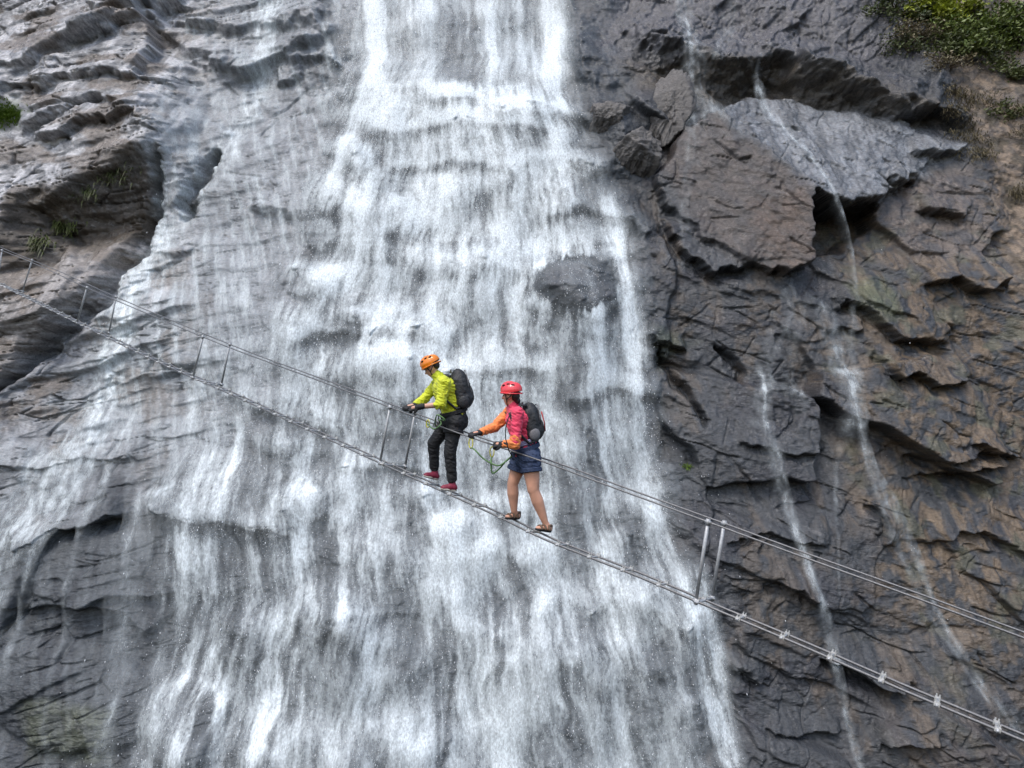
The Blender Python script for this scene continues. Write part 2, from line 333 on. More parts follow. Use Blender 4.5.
# ------------------------------------------------------------------ the running water: drops let go at the top and carried down over that bed
def Hs(Hm, a, b):
    """sample a map at plane position (a, b) metres"""
    p = P0[None]+a[:, None]*RT+b[:, None]*PUPV-CAM
    z = p@FWD; x = 512+F_PX*(p@RT)/z; y = 384-F_PX*(p@UP)/z
    return x, y
Hw = blur(H, 2.0)
Hw_da = np.gradient(Hw, axis=1)/np.gradient(A, axis=1); Hw_db = np.gradient(Hw, axis=0)/np.gradient(B, axis=0)
GA, GB = -1.07*9.8, -.228*9.8
dens = np.zeros(NX*NY, np.float32); thin = np.zeros(NX*NY, np.float32)
DP = []; DV = []
def run(n, left, right, y0, y1, prof, wgt, steps=330, fr=.10, guide=6.0, drops=.0, scat=.5, jit=.06, tgt=None, seed=1):
    g = np.random.default_rng(seed); tgt = dens if tgt is None else tgt
    ly, lx = zip(*left); ry, rx = zip(*right)
    tt = np.linspace(0, 1, 401); pr = np.interp(tt, *zip(*prof)).clip(0); pr = pr*np.exp(1.5*fbm(tt*9, tt*0+seed, 4, seed, .8)); cdf = np.cumsum(pr)+1e-6; cdf /= cdf[-1]
    t = np.interp(g.random(n), cdf, tt)
    py = y0+(y1-y0)*g.random(n)
    px = np.interp(py, ly, lx)*(1-t)+np.interp(py, ry, rx)*t
    z = planeZ(py); p = CAM+z[:, None]*(FWD+RT*((px-512)/F_PX)[:, None]+UP*((384-py)/F_PX)[:, None])-P0
    a = p@RT; b = p@PUPV; h = np.full(n, 9.0); va = g.normal(0, .2, n); vb = -g.random(n)*2; vh = np.zeros(n)
    x, y = Hs(H, a, b); dt = .018
    i = np.clip(y-Y0, 0, NY-2).astype(int); j = np.clip(x-X0, 0, NX-2).astype(int); h = Hw[i, j]+.05
    for s in range(steps):
        vb = vb+GA*dt; vh = vh+GB*dt
        sp = np.interp(y, ly, lx)*(1-t)+np.interp(y, ry, rx)*t
        va = va*(1-.05)+(sp-x)/35*guide*dt
        a = a+va*dt; b = b+vb*dt; h = h+vh*dt
        x, y = Hs(H, a, b)
        ok = (y < Y1-2) & (x > X0+2) & (x < X1-2) & (y > Y0-30)
        i = np.clip(y-Y0, 0, NY-2).astype(int); j = np.clip(x-X0, 0, NX-2).astype(int)
        hs_ = Hw[i, j]; hit = h < hs_+.03
        na = -Hw_da[i, j].clip(-2, 2); nb = -Hw_db[i, j].clip(-2, 2); q = 1+na*na+nb*nb
        v_n = (vh+na*va+nb*vb)/np.sqrt(q); push = hit & (v_n < 0); imp = np.where(push, -v_n, 0)
        e = 1.0+.35*g.random(n); k = imp*e/np.sqrt(q)
        va = va+k*na+imp*scat*g.normal(0, .42, n); vb = vb+k*nb+imp*g.normal(0, .15, n); vh = vh+k+imp*np.abs(g.normal(0, .22, n))
        f = np.where(hit, 1-fr*(.6+.8*g.random(n)), .996); va = va*f; vb = vb*f; vh = vh*np.where(hit, .8, 1)
        va = va+np.where(hit, g.normal(0, jit, n), 0); vb = np.minimum(vb, .8)
        h = np.where(hit, hs_+.03, h)
        # deposit at where it is seen to stand (its own place, foot of the perpendicular kept)
        m = ok
        np.add.at(tgt, i[m]*NX+j[m], (wgt*(1+1.2*imp.clip(0, 2)))[m].astype(np.float32))
        if drops:
            pick = ok & (g.random(n) < drops*(.25+.5*(h > hs_+.08)+1.0*imp.clip(0, 1.2)))
            if pick.any():
                c = np.nonzero(pick)[0]; 
                DP.append(np.stack([a[c], b[c], np.maximum(h[c], H[i[c], j[c]]+.03)], 1)); DV.append(np.stack([va[c], vb[c], vh[c]], 1))
# main fall
ML = [(-170, 345), (0, 346), (60, 346), (95, 326), (140, 300), (200, 275), (300, 238), (400, 222), (500, 206), (600, 205), (700, 170), (930, 120)]
MR = [(-170, 570), (0, 572), (80, 578), (120, 596), (160, 622), (230, 645), (300, 652), (400, 660), (480, 678), (560, 694), (650, 726), (768, 762), (930, 812)]
MPROF = [(0, .35), (.06, .8), (.14, 1.3), (.22, .9), (.32, .75), (.42, .7), (.5, .9), (.6, 1.1), (.66, .85), (.74, .7), (.84, 1.0), (.93, 1.35), (.97, .9), (1, .2)]
run(42000, ML, MR, -150, 60, MPROF, 1.0, 340, .085, 5, .007, seed=3)
run(20000, ML, MR, 90, 700, [(0, .5), (.1, .8), (.5, 1), (.9, .9), (1, .4)], .8, 200, .085, 5, .006, seed=4)
run(3000, [(540, 660), (650, 690), (768, 705), (930, 730)], [(540, 700), (650, 728), (768, 760), (930, 800)], 560, 640, [(0, .3), (.5, 1), (.9, 1), (1, .5)], .8, 160, .085, 8, .004, scat=.3, seed=11)
run(5200, [(320, 215), (400, 172), (500, 135), (600, 128), (768, 110), (930, 90)], [(320, 270), (400, 262), (500, 250), (600, 245), (768, 235), (930, 225)], 330, 470, [(0, .5), (.5, 1), (1, 1)], .75, 260, .1, 8, .003, scat=.2, jit=.02, seed=12)
# bright stream on the right rim and the split below the dark boulder
run(2600, [(190, 594), (240, 606), (300, 618), (380, 632), (440, 640)], [(190, 606), (240, 624), (300, 638), (380, 650), (440, 668)], 200, 240, [(0, .5), (.5, 1), (1, .5)], .8, 90, .08, 9, .006, seed=5)
run(900, [(270, 582), (330, 590), (420, 604)], [(270, 588), (330, 600), (420, 622)], 275, 290, [(0, 1), (1, 1)], .8, 70, .08, 9, .006, seed=6)
# left streams
SL = [(-150, 262), (0, 268), (30, 266), (60, 250), (80, 235), (96, 196), (130, 178), (175, 160), (215, 152), (260, 134), (320, 118), (370, 92), (425, 20), (460, -40), (500, -120)]
SR = [(-150, 286), (0, 290), (30, 284), (60, 276), (80, 262), (96, 214), (130, 200), (175, 176), (215, 168), (260, 156), (320, 142), (370, 136), (425, 92), (460, 40), (500, -40)]
run(4200, SL, SR, -150, 20, [(0, .5), (.4, 1), (1, .6)], .6, 420, .14, 16, .0025, seed=7)
run(3200, SL, SR, 140, 330, [(0, .5), (.4, 1), (1, .6)], .6, 260, .14, 14, .0025, seed=8)
def stream(pts, wd, n, wgt, y0, y1, seed, steps=260, drops=.003, fr=.13, guide=26):
    run(n, [(y, x-wd) for x, y in pts], [(y, x+wd) for x, y in pts], y0, y1, [(0, .3), (.5, 1), (1, .3)], wgt, steps, fr, guide, drops, .06, .01, seed=seed)
stream([(262, 380), (240, 420), (215, 480), (190, 540), (172, 600), (165, 660)], 10, 1000, .5, 385, 430, 20, 160)
stream([(205, 515), (205, 560), (196, 620), (180, 680), (160, 720), (150, 800), (140, 930)], 22, 1900, .5, 515, 560, 21)
stream([(120, 380), (95, 450), (60, 520), (30, 600), (0, 680)], 6, 450, .5, 390, 470, 22)
stream([(140, 385), (110, 470), (84, 560), (66, 640), (50, 770), (40, 930)], 5, 420, .4, 395, 480, 26)
stream([(100, 420), (50, 500), (20, 570), (-10, 680)], 5, 420, .4, 425, 480, 27)
stream([(170, 395), (150, 480), (128, 580), (110, 700), (100, 930)], 8, 600, .45, 400, 470, 28)
stream([(50, 450), (-10, 510), (-60, 560)], 14, 900, .4, 445, 470, 29)
stream([(70, 440), (30, 500), (0, 540), (-40, 600)], 8, 700, .5, 440, 480, 23)
stream([(212, 640), (222, 700), (226, 760), (232, 930)], 7, 900, .9, 650, 690, 24)
stream([(300, 630), (285, 660), (262, 720), (250, 930)], 10, 1200, .9, 625, 650, 25)
# trickles over the dark rock on the right
stream([(680, -150), (682, 0), (678, 40), (682, 62), (688, 106), (676, 130)], 10, 520, .6, -140, 30, 30, 140)
stream([(742, -150), (728, 0), (706, 46), (700, 60)], 12, 420, .5, -140, 20, 31, 90)
stream([(860, -150), (850, 0), (872, 26), (880, 60)], 10, 320, .45, -140, 10, 32, 90)
stream([(752, 62), (748, 100), (768, 118), (790, 150), (806, 180), (828, 208), (828, 246)], 2, 600, .4, 64, 150, 33, 130, .006)
stream([(690, 98), (700, 106), (720, 120), (735, 140)], 12, 260, .4, 98, 112, 34, 60)
stream([(790, 268), (770, 310), (758, 360), (757, 405), (772, 450), (788, 500), (812, 570), (826, 620), (846, 690), (866, 760), (880, 930)], 2, 1300, .30, 275, 560, 35, 320, .0025)
stream([(800, 285), (818, 320), (840, 380), (850, 425), (880, 480), (905, 525), (940, 590), (968, 625), (1002, 660), (1030, 705), (1090, 800)], 2.5, 1300, .30, 295, 560, 36, 320, .0025)
stream([(812, 290), (832, 340), (846, 400)], 16, 900, .25, 295, 350, 37, 60, 0)
stream([(792, 272), (785, 330), (772, 400)], 14, 700, .22, 275, 340, 38, 70, 0)
stream([(655, 470), (668, 520), (690, 580)], 6, 300, .5, 470, 500, 39, 60)
# thin film over the left slabs
FL = [(-60, 190), (60, 196), (110, 172), (170, 164), (250, 132), (330, 96), (400, 20), (480, -80), (700, -190), (930, -200)]
FR = [(-60, 345), (60, 345), (95, 330), (200, 280), (300, 245), (400, 230), (500, 210), (700, 190), (930, 170)]
run(9000, FL, FR, -60, 760, [(0, .5), (.3, .8), (.7, 1), (1, 1)], .5, 150, .2, 4, 0, tgt=thin, seed=9, jit=.2)
dens = dens.reshape(NY, NX); thin = thin.reshape(NY, NX)
# (drops farther off are smaller on the lattice: even out the count per square metre)
scl = (planeZ(384.0)/ZP)**2
D = blur(dens, .6)*scl; Db = blur(dens, 5)*scl; Dw = blur(dens, 16)*scl; T = blur(thin, .9)*scl; Tb = blur(thin, 6)*scl

# ------------------------------------------------------------------ rock colour
hi = H-blur(H, 9)
tone = .5+.5*fbm(A*.5, B*.8, 5, 301); B3 = B*.8+H*1.7; tone2 = .5+.5*fbm(A*2.2+9, B3*3.2, 4, 302)
pale = np.array([.47, .47, .485]); grey = np.array([.07, .08, .09]); dark = np.array([.048, .05, .058]); brown = np.array([.135, .102, .07]); tan = np.array([.21, .16, .115])
def mix(c, d, m): return c*(1-m[..., None])+d*m[..., None]
colr = np.broadcast_to(grey, (NY, NX, 3)).astype(np.float32)
colr = mix(colr, np.array([.05, .057, .066]), SLAB*.9)
colr = mix(colr, pale, LEFT*(.45+.55*sst(.3, .7, tone2)))
wslab = sst(160, 215, PX+wx*14-np.clip(95-PY, 0, 60)*.6); colr = mix(colr, np.array([.19, .205, .225]), LEFT*wslab*.85)
colr = mix(colr, np.array([.165, .18, .20]), LEFT*sst(320, 400, PY+wy*12+PX*.3)*.6)
colr = mix(colr, np.array([.17, .142, .118]), LEFT*sst(.5, .66, tone)*.8*sst(240, 150, PX+wx*20))
colr = mix(colr, np.array([.052, .056, .062]), RIGHT*.9)
colr = mix(colr, dark, RIGHT*sst(.5, .75, tone)*.8)
strp = RIGHT*sst(130, 240, PY)*sst(.56, .7, .5+.5*fbm(A*.7+40, B*.25, 4, 331)); colr = mix(colr, brown*.85, strp*.45*sst(.3, .6, tone2))
colr = mix(colr, brown, BROWN*sst(.3, .65, tone2+.3*tone-.15))
colr = mix(colr, np.array([.10, .10, .07]), BROWN*sst(.6, .8, .5+.5*fbm(A*1.1+20, B*1.1, 4, 305))*.8)
colr = mix(colr, np.array([.14, .135, .145]), TOPR*.5)
colr = mix(colr, tan, SOIL*(.5+.5*sst(.35, .65, tone2)))
colr = mix(colr, np.array([.06, .05, .032]), SOIL*sst(.5, .7, .5+.5*fbm(A*1.3+2, B*1.3, 4, 307))*.8)
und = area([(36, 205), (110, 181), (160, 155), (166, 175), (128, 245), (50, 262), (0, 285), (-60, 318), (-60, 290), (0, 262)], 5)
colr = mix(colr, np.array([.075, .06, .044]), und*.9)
s_, m_ = poly_mask(LB, 5); mm = np.zeros((NY, NX), np.float32); mm[s_] = m_
colr = mix(colr, np.array([.22, .19, .165]), mm*.6)
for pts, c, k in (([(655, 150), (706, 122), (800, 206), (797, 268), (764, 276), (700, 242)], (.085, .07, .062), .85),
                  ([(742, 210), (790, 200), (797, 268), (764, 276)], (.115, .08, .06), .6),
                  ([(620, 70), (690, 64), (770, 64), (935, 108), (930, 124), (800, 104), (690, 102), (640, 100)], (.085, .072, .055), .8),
                  ([(712, 116), (782, 101), (900, 120), (962, 150), (862, 208), (801, 206)], (.23, .245, .265), .9), ([(535, 285), (560, 270), (600, 278), (614, 296), (600, 312), (560, 314)], (.045, .047, .054), 1.0),  # first patch: wedge top painted paler, its bluish wet sheen put into the colour
                  ([(865, 200), (965, 165), (1000, 260), (900, 260)], (.14, .12, .11), .6),
                  ([(840, 285), (880, 280), (890, 320), (850, 310)], (.09, .12, .06), .5),
                  ([(650, 330), (700, 340), (660, 365)], (.10, .12, .07), .4),
                  ([(20, 700), (110, 705), (110, 770), (20, 770)], (.11, .12, .075), .6)):
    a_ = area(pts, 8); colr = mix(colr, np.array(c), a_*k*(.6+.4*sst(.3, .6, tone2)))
colr = mix(colr, np.array([.055, .095, .015]), area([(0, 120), (24, 112), (50, 117), (42, 132), (16, 139), (0, 139)], 7)*sst(.35, .6, tone2))
gash = area([(182, 212), (190, 196), (214, 154), (212, 176), (202, 196), (192, 212)], 5); colr = mix(colr, np.array([.03, .03, .032]), gash*.9)  # shade inside the open crack painted as near-black rock colour
veins = sst(.93, 1.0, 1-np.abs(fbm(A*.8+wx, B*1.4+A*.5, 3, 309))*1.6)
colr = mix(colr, np.array([.3, .29, .28]), veins*(LEFT*.5+RIGHT*.22)*(1-SOIL))
colr *= (.66+.68*(.5+.5*fbm(A*9, B3*13, 3, 311)))[..., None]*(.8+.4*tone2)[..., None]
colr = np.clip(colr, .02, .6)
wet = np.clip(.45+.3*area([(712, 116), (782, 101), (900, 120), (962, 150), (862, 208), (801, 206)], 8)+.35*(fbm(A*1.6, B3*1.6, 4, 341))+.5*FALL+.35*SLAB+.25*RIGHT*(1-BROWN)+.12*LEFT+.1*RIGHT-.5*SOIL-.25*und+.25*sst(.4, .7, tone), 0, 1)

def grid_faces(mask=None):
    idx = np.arange(NX*NY).reshape(NY, NX)
    f = np.stack([idx[1:, :-1], idx[1:, 1:], idx[:-1, 1:], idx[:-1, :-1]], -1)
    if mask is not None: f = f[mask]
    return f.reshape(-1, 4)
def rock_material(name, attr=True, base=(.12, .12, .125)):
    m = bpy.data.materials.new(name); m.use_nodes = True; t = m.node_tree; N = t.nodes; L = t.links; b = N['Principled BSDF']
    tc = N.new('ShaderNodeTexCoord'); n1 = N.new('ShaderNodeTexNoise'); n1.inputs['Scale'].default_value = 14; n1.inputs['Detail'].default_value = 9; n1.inputs['Roughness'].default_value = .68
    mp = N.new('ShaderNodeMapping'); mp.inputs['Rotation'].default_value = (0, R(18), 0); mp.inputs['Scale'].default_value = (.55, 1, 1.5)
    L.new(tc.outputs['Object'], mp.inputs[0]); L.new(mp.outputs[0], n1.inputs['Vector'])
    mx = N.new('ShaderNodeMix'); mx.data_type = 'RGBA'; mx.blend_type = 'MULTIPLY'; mx.inputs[0].default_value = 1
    rp = N.new('ShaderNodeMapRange'); rp.inputs['From Min'].default_value = .3; rp.inputs['From Max'].default_value = .7; rp.inputs['To Min'].default_value = .62; rp.inputs['To Max'].default_value = 1.38
    L.new(n1.outputs['Fac'], rp.inputs[0])
    if attr:
        at = N.new('ShaderNodeAttribute'); at.attribute_name = 'rock'; L.new(at.outputs['Color'], mx.inputs[6])
        rr = N.new('ShaderNodeMapRange'); rr.inputs['To Min'].default_value = .7; rr.inputs['To Max'].default_value = .17
        L.new(at.outputs['Alpha'], rr.inputs[0]); L.new(rr.outputs[0], b.inputs['Roughness'])
    else:
        mx.inputs[6].default_value = (*base, 1); b.inputs['Roughness'].default_value = .5
    L.new(rp.outputs[0], mx.inputs[7]); L.new(mx.outputs[2], b.inputs['Base Color'])
    bp = N.new('ShaderNodeBump'); bp.inputs['Strength'].default_value = .75; bp.inputs['Distance'].default_value = .06
    L.new(n1.outputs['Fac'], bp.inputs['Height']); L.new(bp.outputs[0], b.inputs['Normal'])
    return m
M_ROCK = rock_material('wet_rock')
pos = BASE+H[..., None]*PUSH
me = mesh_np('cliff', pos.reshape(-1, 3), grid_faces(), 4)
at = me.attributes.new('rock', 'FLOAT_COLOR', 'POINT')
at.data.foreach_set('color', np.concatenate([colr, wet[..., None]], -1).astype(np.float32).ravel())
me.polygons.foreach_set('use_smooth', np.ones(len(me.polygons), bool))
tag(link('cliff', me, M_ROCK), kind='structure', label='wet broken rock cliff behind the waterfall', cat='cliff')

# ------------------------------------------------------------------ water film and spray
M_W = bpy.data.materials.new('white_water'); M_W.use_nodes = True
t = M_W.node_tree; N = t.nodes; L = t.links; b = N['Principled BSDF']
b.inputs['Base Color'].default_value = (.84, .92, .955, 1); b.inputs['Roughness'].default_value = .45; b.inputs['IOR'].default_value = 1.33
at_ = N.new('ShaderNodeAttribute'); at_.attribute_name = 'cover'; tc = N.new('ShaderNodeTexCoord')
nz = N.new('ShaderNodeTexNoise'); nz.inputs['Scale'].default_value = 26; nz.inputs['Detail'].default_value = 3; nz.inputs['Roughness'].default_value = .7
mp = N.new('ShaderNodeMapping'); mp.inputs['Scale'].default_value = (1.1, .5, .5); L.new(tc.outputs['Object'], mp.inputs[0]); L.new(mp.outputs[0], nz.inputs['Vector'])
mr = N.new('ShaderNodeMapRange'); mr.inputs['From Min'].default_value = .34; mr.inputs['From Max'].default_value = .66; mr.inputs['To Min'].default_value = .66; mr.inputs['To Max'].default_value = 1.26
L.new(nz.outputs['Fac'], mr.inputs[0]); mu = N.new('ShaderNodeMath'); mu.operation = 'MULTIPLY'; mu.use_clamp = True
L.new(at_.outputs['Fac'], mu.inputs[0]); L.new(mr.outputs[0], mu.inputs[1]); L.new(mu.outputs[0], b.inputs['Alpha'])
bp = N.new('ShaderNodeBump'); bp.inputs['Strength'].default_value = .2; bp.inputs['Distance'].default_value = .04; L.new(nz.outputs['Fac'], bp.inputs['Height']); L.new(bp.outputs[0], b.inputs['Normal'])
M_D = mat('water_drop', (.9, .93, .96), .3, 0, .03, 5)

ref = np.median(Db[(PY > 250) & (PY < 700) & (PX > 330) & (PX < 600)])
mly, mlx = zip(*ML); mry, mrx = zip(*MR); l_ = np.interp(PY, mly, mlx); r_ = np.interp(PY, mry, mrx); TF = (PX-l_)/(r_-l_)
dp_ = dens; Dv = blur(np.pad(D, 0), .01) if False else D
k_ = np.exp(-.5*(np.arange(-60, 61)/22.0)**2); k_ /= k_.sum(); Dv = sum(np.float32(w__)*np.roll(D, q_, axis=0) for w__, q_ in zip(k_, range(-60, 61)))
D = np.maximum(D, 1e-6)**.75*np.maximum(Dv, 1e-6)**.25
streak = fbm(TF*22+.25*wx, B*.28, 5, 403, .62)
streak2 = fbm(TF*70+.5*wx, B*.9, 3, 407, .6)
clump = fbm(A*.55, B*.4, 3, 409)
streak3 = fbm(TF*150+.8*wx, B*1.6, 3, 417)
bump_ = blur(H, 2)-blur(H, 11); drop_ = np.gradient(blur(H, 3), axis=0)
E = np.exp(.95*streak+.42*streak2+.34*streak3+.5*clump+.32*fbm(A*9, B*6, 4, 413)+(np.clip(bump_*4.2, -.7, .55)+np.clip(drop_*2.2, -.25, .25))*(1-.62*sst(470, 600, PY))*(1-.6*sst(100, 80, PY))+.45*streak*sst(470, 600, PY))
gs = lambda v, c_, w_: np.exp(-((v-c_)/w_)**2)
E = E*np.exp((.62*gs(TF, .56, .26)+.35*gs(TF, .93, .06)-.42)*sst(180, 330, PY))
cols = .34+.9*gs(PX+wx*3, 378, 11)+.5*gs(PX, 420, 16)+.75*gs(PX+wx*3, 492, 7)+.3*gs(PX, 528, 10)+1.1*gs(PX+wx*2, 558, 13)-.15*gs(PX, 455, 9)
tp = sst(100, 84, PY+wy*3); E = E**(1-.45*tp)*(1-tp+tp*cols)
for x_, y_, rx_, ry_, k in ((455, 660, 16, 60, .5), (556, 735, 20, 45, .6), (664, 650, 12, 34, .6), (208, 725, 8, 34, .6), (352, 545, 22, 40, .4), (590, 500, 14, 70, .45), (470, 60, 9, 40, .4), (330, 575, 14, 60, .4), (625, 540, 12, 40, .4), (560, 195, 16, 20, .4), (300, 300, 26, 20, .35), (505, 590, 14, 40, .3), (240, 600, 10, 50, .3), (405, 250, 26, 22, .35), (350, 440, 20, 30, .35), (650, 330, 14, 30, .6)):
    E *= 1-k*sst(1.25, .6, np.hypot((PX-x_+wx*9)/rx_, (PY-y_+wy*7)/ry_)+.5*streak2)
E *= 1-.96*sst(1.12, .85, np.hypot((PX-573)/41, (PY-288)/30)+.12*streak2)
for x_, y_, rx_, ry_, k in ((400, 98, 70, 6, .7), (455, 120, 60, 8, .4), (560, 170, 50, 14, .5), (300, 330, 30, 14, .7), (390, 350, 45, 22, .6), (475, 385, 40, 14, .4), (560, 600, 40, 40, .4), (640, 620, 30, 40, .6), (470, 555, 40, 24, .7), (360, 285, 40, 22, .5), (310, 560, 14, 60, .5), (545, 245, 30, 20, .5), (425, 215, 40, 20, .4)):
    E *= 1+1.6*k*sst(1.3, .3, np.hypot((PX-x_+wx*9)/rx_, (PY-y_+wy*7)/ry_)+.3*streak)
out_ = 1-sst(-.3, -.02, TF)*sst(1.1, 1.0, TF); E = E**(1-out_)*np.exp(out_*(1.2*fbm(A*5, B*2.2, 4, 415)+.35)); Dn = D/ref*E; Dbn = Db/ref*np.exp(.6*streak+.6*clump); Dwn = Dw/ref; Tn = T/np.median(Tb[(PY > 250) & (PY < 700) & (PX > 0) & (PX < 200)]); 
TFn = TF+.035*wx+.05*streak; inside = sst(-.12, .12, TFn)*sst(1.04, .96, TFn); drape = np.maximum(inside, sst(.02, .2, Db/ref)*(1-LEFT))
gate = sst(.02, .3, Db/ref)
cover = .54*(1-np.exp(-(Dn/1.75)**1.25))+.20*(1-.7*out_)*(1-np.exp(-Dbn*.7*np.clip(E, .1, 1.6)))*gate+.21*(1-np.exp(-Dwn))*inside*np.clip(E, .25, 1)+.5*(1-.8*SLAB)*(1-np.exp(-(Tn*np.exp(fbm(A*4+B*1.2, B*.5, 4, 411)*1.9-.25)*.5)))
cover *= 1-.85*gash
cover = np.clip(cover, 0, .97)
# over a ledge the water shoots clear and falls in a curtain: a running maximum down every column, easing back to the rock
Hc = blur(H, 2).copy()
for k_ in range(1, NY): Hc[k_] = np.maximum(Hc[k_], .5*Hc[k_-1]+.25*(np.roll(Hc[k_-1], 1)+np.roll(Hc[k_-1], -1))-.0055)
Hc = blur(Hc, 8)
Hf = (np.maximum(H, blur(H, 2.5))+.04)*(1-drape)+np.maximum(blur(H, 4)+.02, Hc+.08)*drape+.10*blur(np.clip(cover, 0, 1), 7)*inside
Hf = np.maximum(Hf, H+.02)
keep = blur((cover > .03).astype(np.float32), 1.5) > .15
kf = keep[1:, 1:] & keep[:-1, 1:] & keep[1:, :-1] & keep[:-1, :-1]
fa = grid_faces(kf); us = np.unique(fa); rem = np.full(NX*NY, -1, np.int64); rem[us] = np.arange(len(us))
wpos = (BASE+Hf[..., None]*PUSH).reshape(-1, 3)[us]
me = mesh_np('waterfall', wpos, rem[fa], 4)
at = me.attributes.new('cover', 'FLOAT', 'POINT'); at.data.foreach_set('value', cover.ravel()[us].astype(np.float32))
me.polygons.foreach_set('use_smooth', np.ones(len(me.polygons), bool))
tag(link('waterfall', me, M_W), kind='structure', label='white waterfall fanning out down the rock cliff', cat='waterfall')

DP = np.concatenate(DP); DV = np.concatenate(DV)
x_, y_ = Hs(H, DP[:, 0], DP[:, 1]); t_ = (x_-np.interp(y_, mly, mlx))/(np.interp(y_, mry, mrx)-np.interp(y_, mly, mlx))
sel = ((t_ > -.02) & (t_ < 1.02)) | (np.random.default_rng(2).random(len(DP)) < .03); DP = DP[sel]; DV = DV[sel]; n = len(DP); print('drops', n)
g = np.random.default_rng(5)
NB = np.array([RT, PUPV, PUSH])
c = P0+DP@NB+g.normal(0, .02, (n, 3)); v = DV@NB; v = v/np.maximum(np.linalg.norm(v, axis=1, keepdims=True), .3)
c = c+PUSH*np.abs(g.normal(0, .05, n))[:, None]
r = np.exp(g.normal(math.log(.0052), .4, n)).clip(.003, .022)
s1 = np.cross(v, PUSH); s1 /= np.maximum(np.linalg.norm(s1, axis=1, keepdims=True), .1); s2 = np.cross(v, s1)
r = r*(np.linalg.norm(c-CAM, axis=1)/21).clip(.6, 1.3)
el = (1.3+2.2*g.random(n))[:, None]
oc = np.stack([c+v*r[:, None]*el, c-v*r[:, None]*el, c+s1*r[:, None], c-s1*r[:, None], c+s2*r[:, None], c-s2*r[:, None]], 1).reshape(-1, 3)
tf = np.array([[0, 2, 4], [0, 4, 3], [0, 3, 5], [0, 5, 2], [1, 4, 2], [1, 3, 4], [1, 5, 3], [1, 2, 5]])
fa = (np.arange(n)[:, None, None]*6+tf[None]).reshape(-1, 3)
me = mesh_np('water_spray', oc, fa, 3); me.polygons.foreach_set('use_smooth', np.ones(len(me.polygons), bool))
tag(link('water_spray', me, M_D), kind='stuff', label='white drops and spray flying off the waterfall', cat='spray')

# ------------------------------------------------------------------ the cable bridge
M_STEEL = mat('galvanised_steel', (.46, .47, .48), .5, .35, .2, 40)
M_CABLE = mat('weathered_cable', (.20, .20, .205), .5, .6, .3, 90)
M_CLAMP = mat('pale_clamp', (.62, .62, .6), .4, .5, .15, 50)
def Zb(px): return F_PX/(38.5+.089*px)
FOOT = [(-90, 240), (0, 285), (77, 323), (155, 361), (237, 397), (380, 463), (446, 493), (500, 517), (540, 538), (640, 577), (700, 603), (800, 645), (900, 689), (1024, 741), (1200, 815)]
HAND = [(-90, 210), (0, 250), (32, 262), (87, 288), (115, 300), (203, 337), (230, 348), (320, 381), (400, 411), (460, 434), (542, 461), (620, 490), (708, 522), (800, 556), (900, 592), (1024, 638), (1200, 704)]
def smooth_line(pts):
    xs, ys = zip(*pts); x = np.linspace(xs[0], xs[-1], 400); y = np.interp(x, xs, ys)
    k = np.hanning(25); k /= k.sum(); yp = np.pad(y, 12, mode='reflect', reflect_type='odd'); return x, np.convolve(yp, k, 'valid')
fxs, fys = smooth_line(FOOT); hxs, hys = smooth_line(HAND)
def foot(px): return V(px, float(np.interp(px, fxs, fys)), Zb(px))
def hand(px): return V(px, float(np.interp(px, hxs, hys)), Zb(px))
d_ = (foot(1100)-foot(-60)); d_.z = 0; d_.normalize(); ALONG = -d_                       # uphill, towards the far left end
ACROSS = Vector((d_.y*-1, d_.x, 0)); ACROSS = ACROSS if ACROSS.y > 0 else -ACROSS; WID, WIDF = .46, .22
def tube(bm, pts, r, n=8, caps=True):
    rings = []; prev = None; m = len(pts)
    for i, p in enumerate(pts):
        t = (pts[min(i+1, m-1)]-pts[max(i-1, 0)]).normalized()
        u = t.orthogonal().normalized() if prev is None else (prev-t*prev.dot(t)).normalized(); prev = u; v = t.cross(u)
        rr = r[i] if isinstance(r, (list, tuple)) else r
        rings.append([bm.verts.new(p+(u*math.cos(a)+v*math.sin(a))*rr) for a in [2*math.pi*k/n for k in range(n)]])
    for a, b in zip(rings, rings[1:]):
        for k in range(n): bm.faces.new((a[k], a[(k+1) % n], b[(k+1) % n], b[k]))
    if caps: bm.faces.new(rings[0][::-1]); bm.faces.new(rings[-1])
def box(bm, c, ax, ay, az):
    vs = [bm.verts.new(c+ax*i+ay*j+az*k) for i in (-1, 1) for j in (-1, 1) for k in (-1, 1)]
    for f in ((0, 1, 3, 2), (4, 6, 7, 5), (0, 4, 5, 1), (2, 3, 7, 6), (0, 2, 6, 4), (1, 5, 7, 3)): bm.faces.new([vs[q] for q in f])
def build(name, fn, m, parent=None, smooth=True, bevel=0):
    bm = bmesh.new(); fn(bm); bmesh.ops.recalc_face_normals(bm, faces=bm.faces)
    if bevel: bmesh.ops.bevel(bm, geom=list(bm.edges), offset=bevel, segments=2, affect='EDGES')
    me = bpy.data.meshes.new(name); bm.to_mesh(me); bm.free()
    if smooth: me.polygons.foreach_set('use_smooth', np.ones(len(me.polygons), bool))
    return link(name, me, m, parent)
bridge = empty('cable_bridge', foot(512))
tag(bridge, 'steel cable footbridge slanting across the face of the waterfall', 'cable bridge')
bp_ = bridge
LP = list(np.linspace(-62, 1180, 130))
for off, w_ in ((0, 0), (1, WID)):
    build('foot_cable', lambda bm: tube(bm, [foot(x)+ACROSS*(WIDF if off else 0) for x in LP], .0125, 8), M_CABLE, bp_)
    build('hand_cable', lambda bm: tube(bm, [hand(x)+ACROSS*w_ for x in LP], .0095, 8), M_CABLE, bp_)
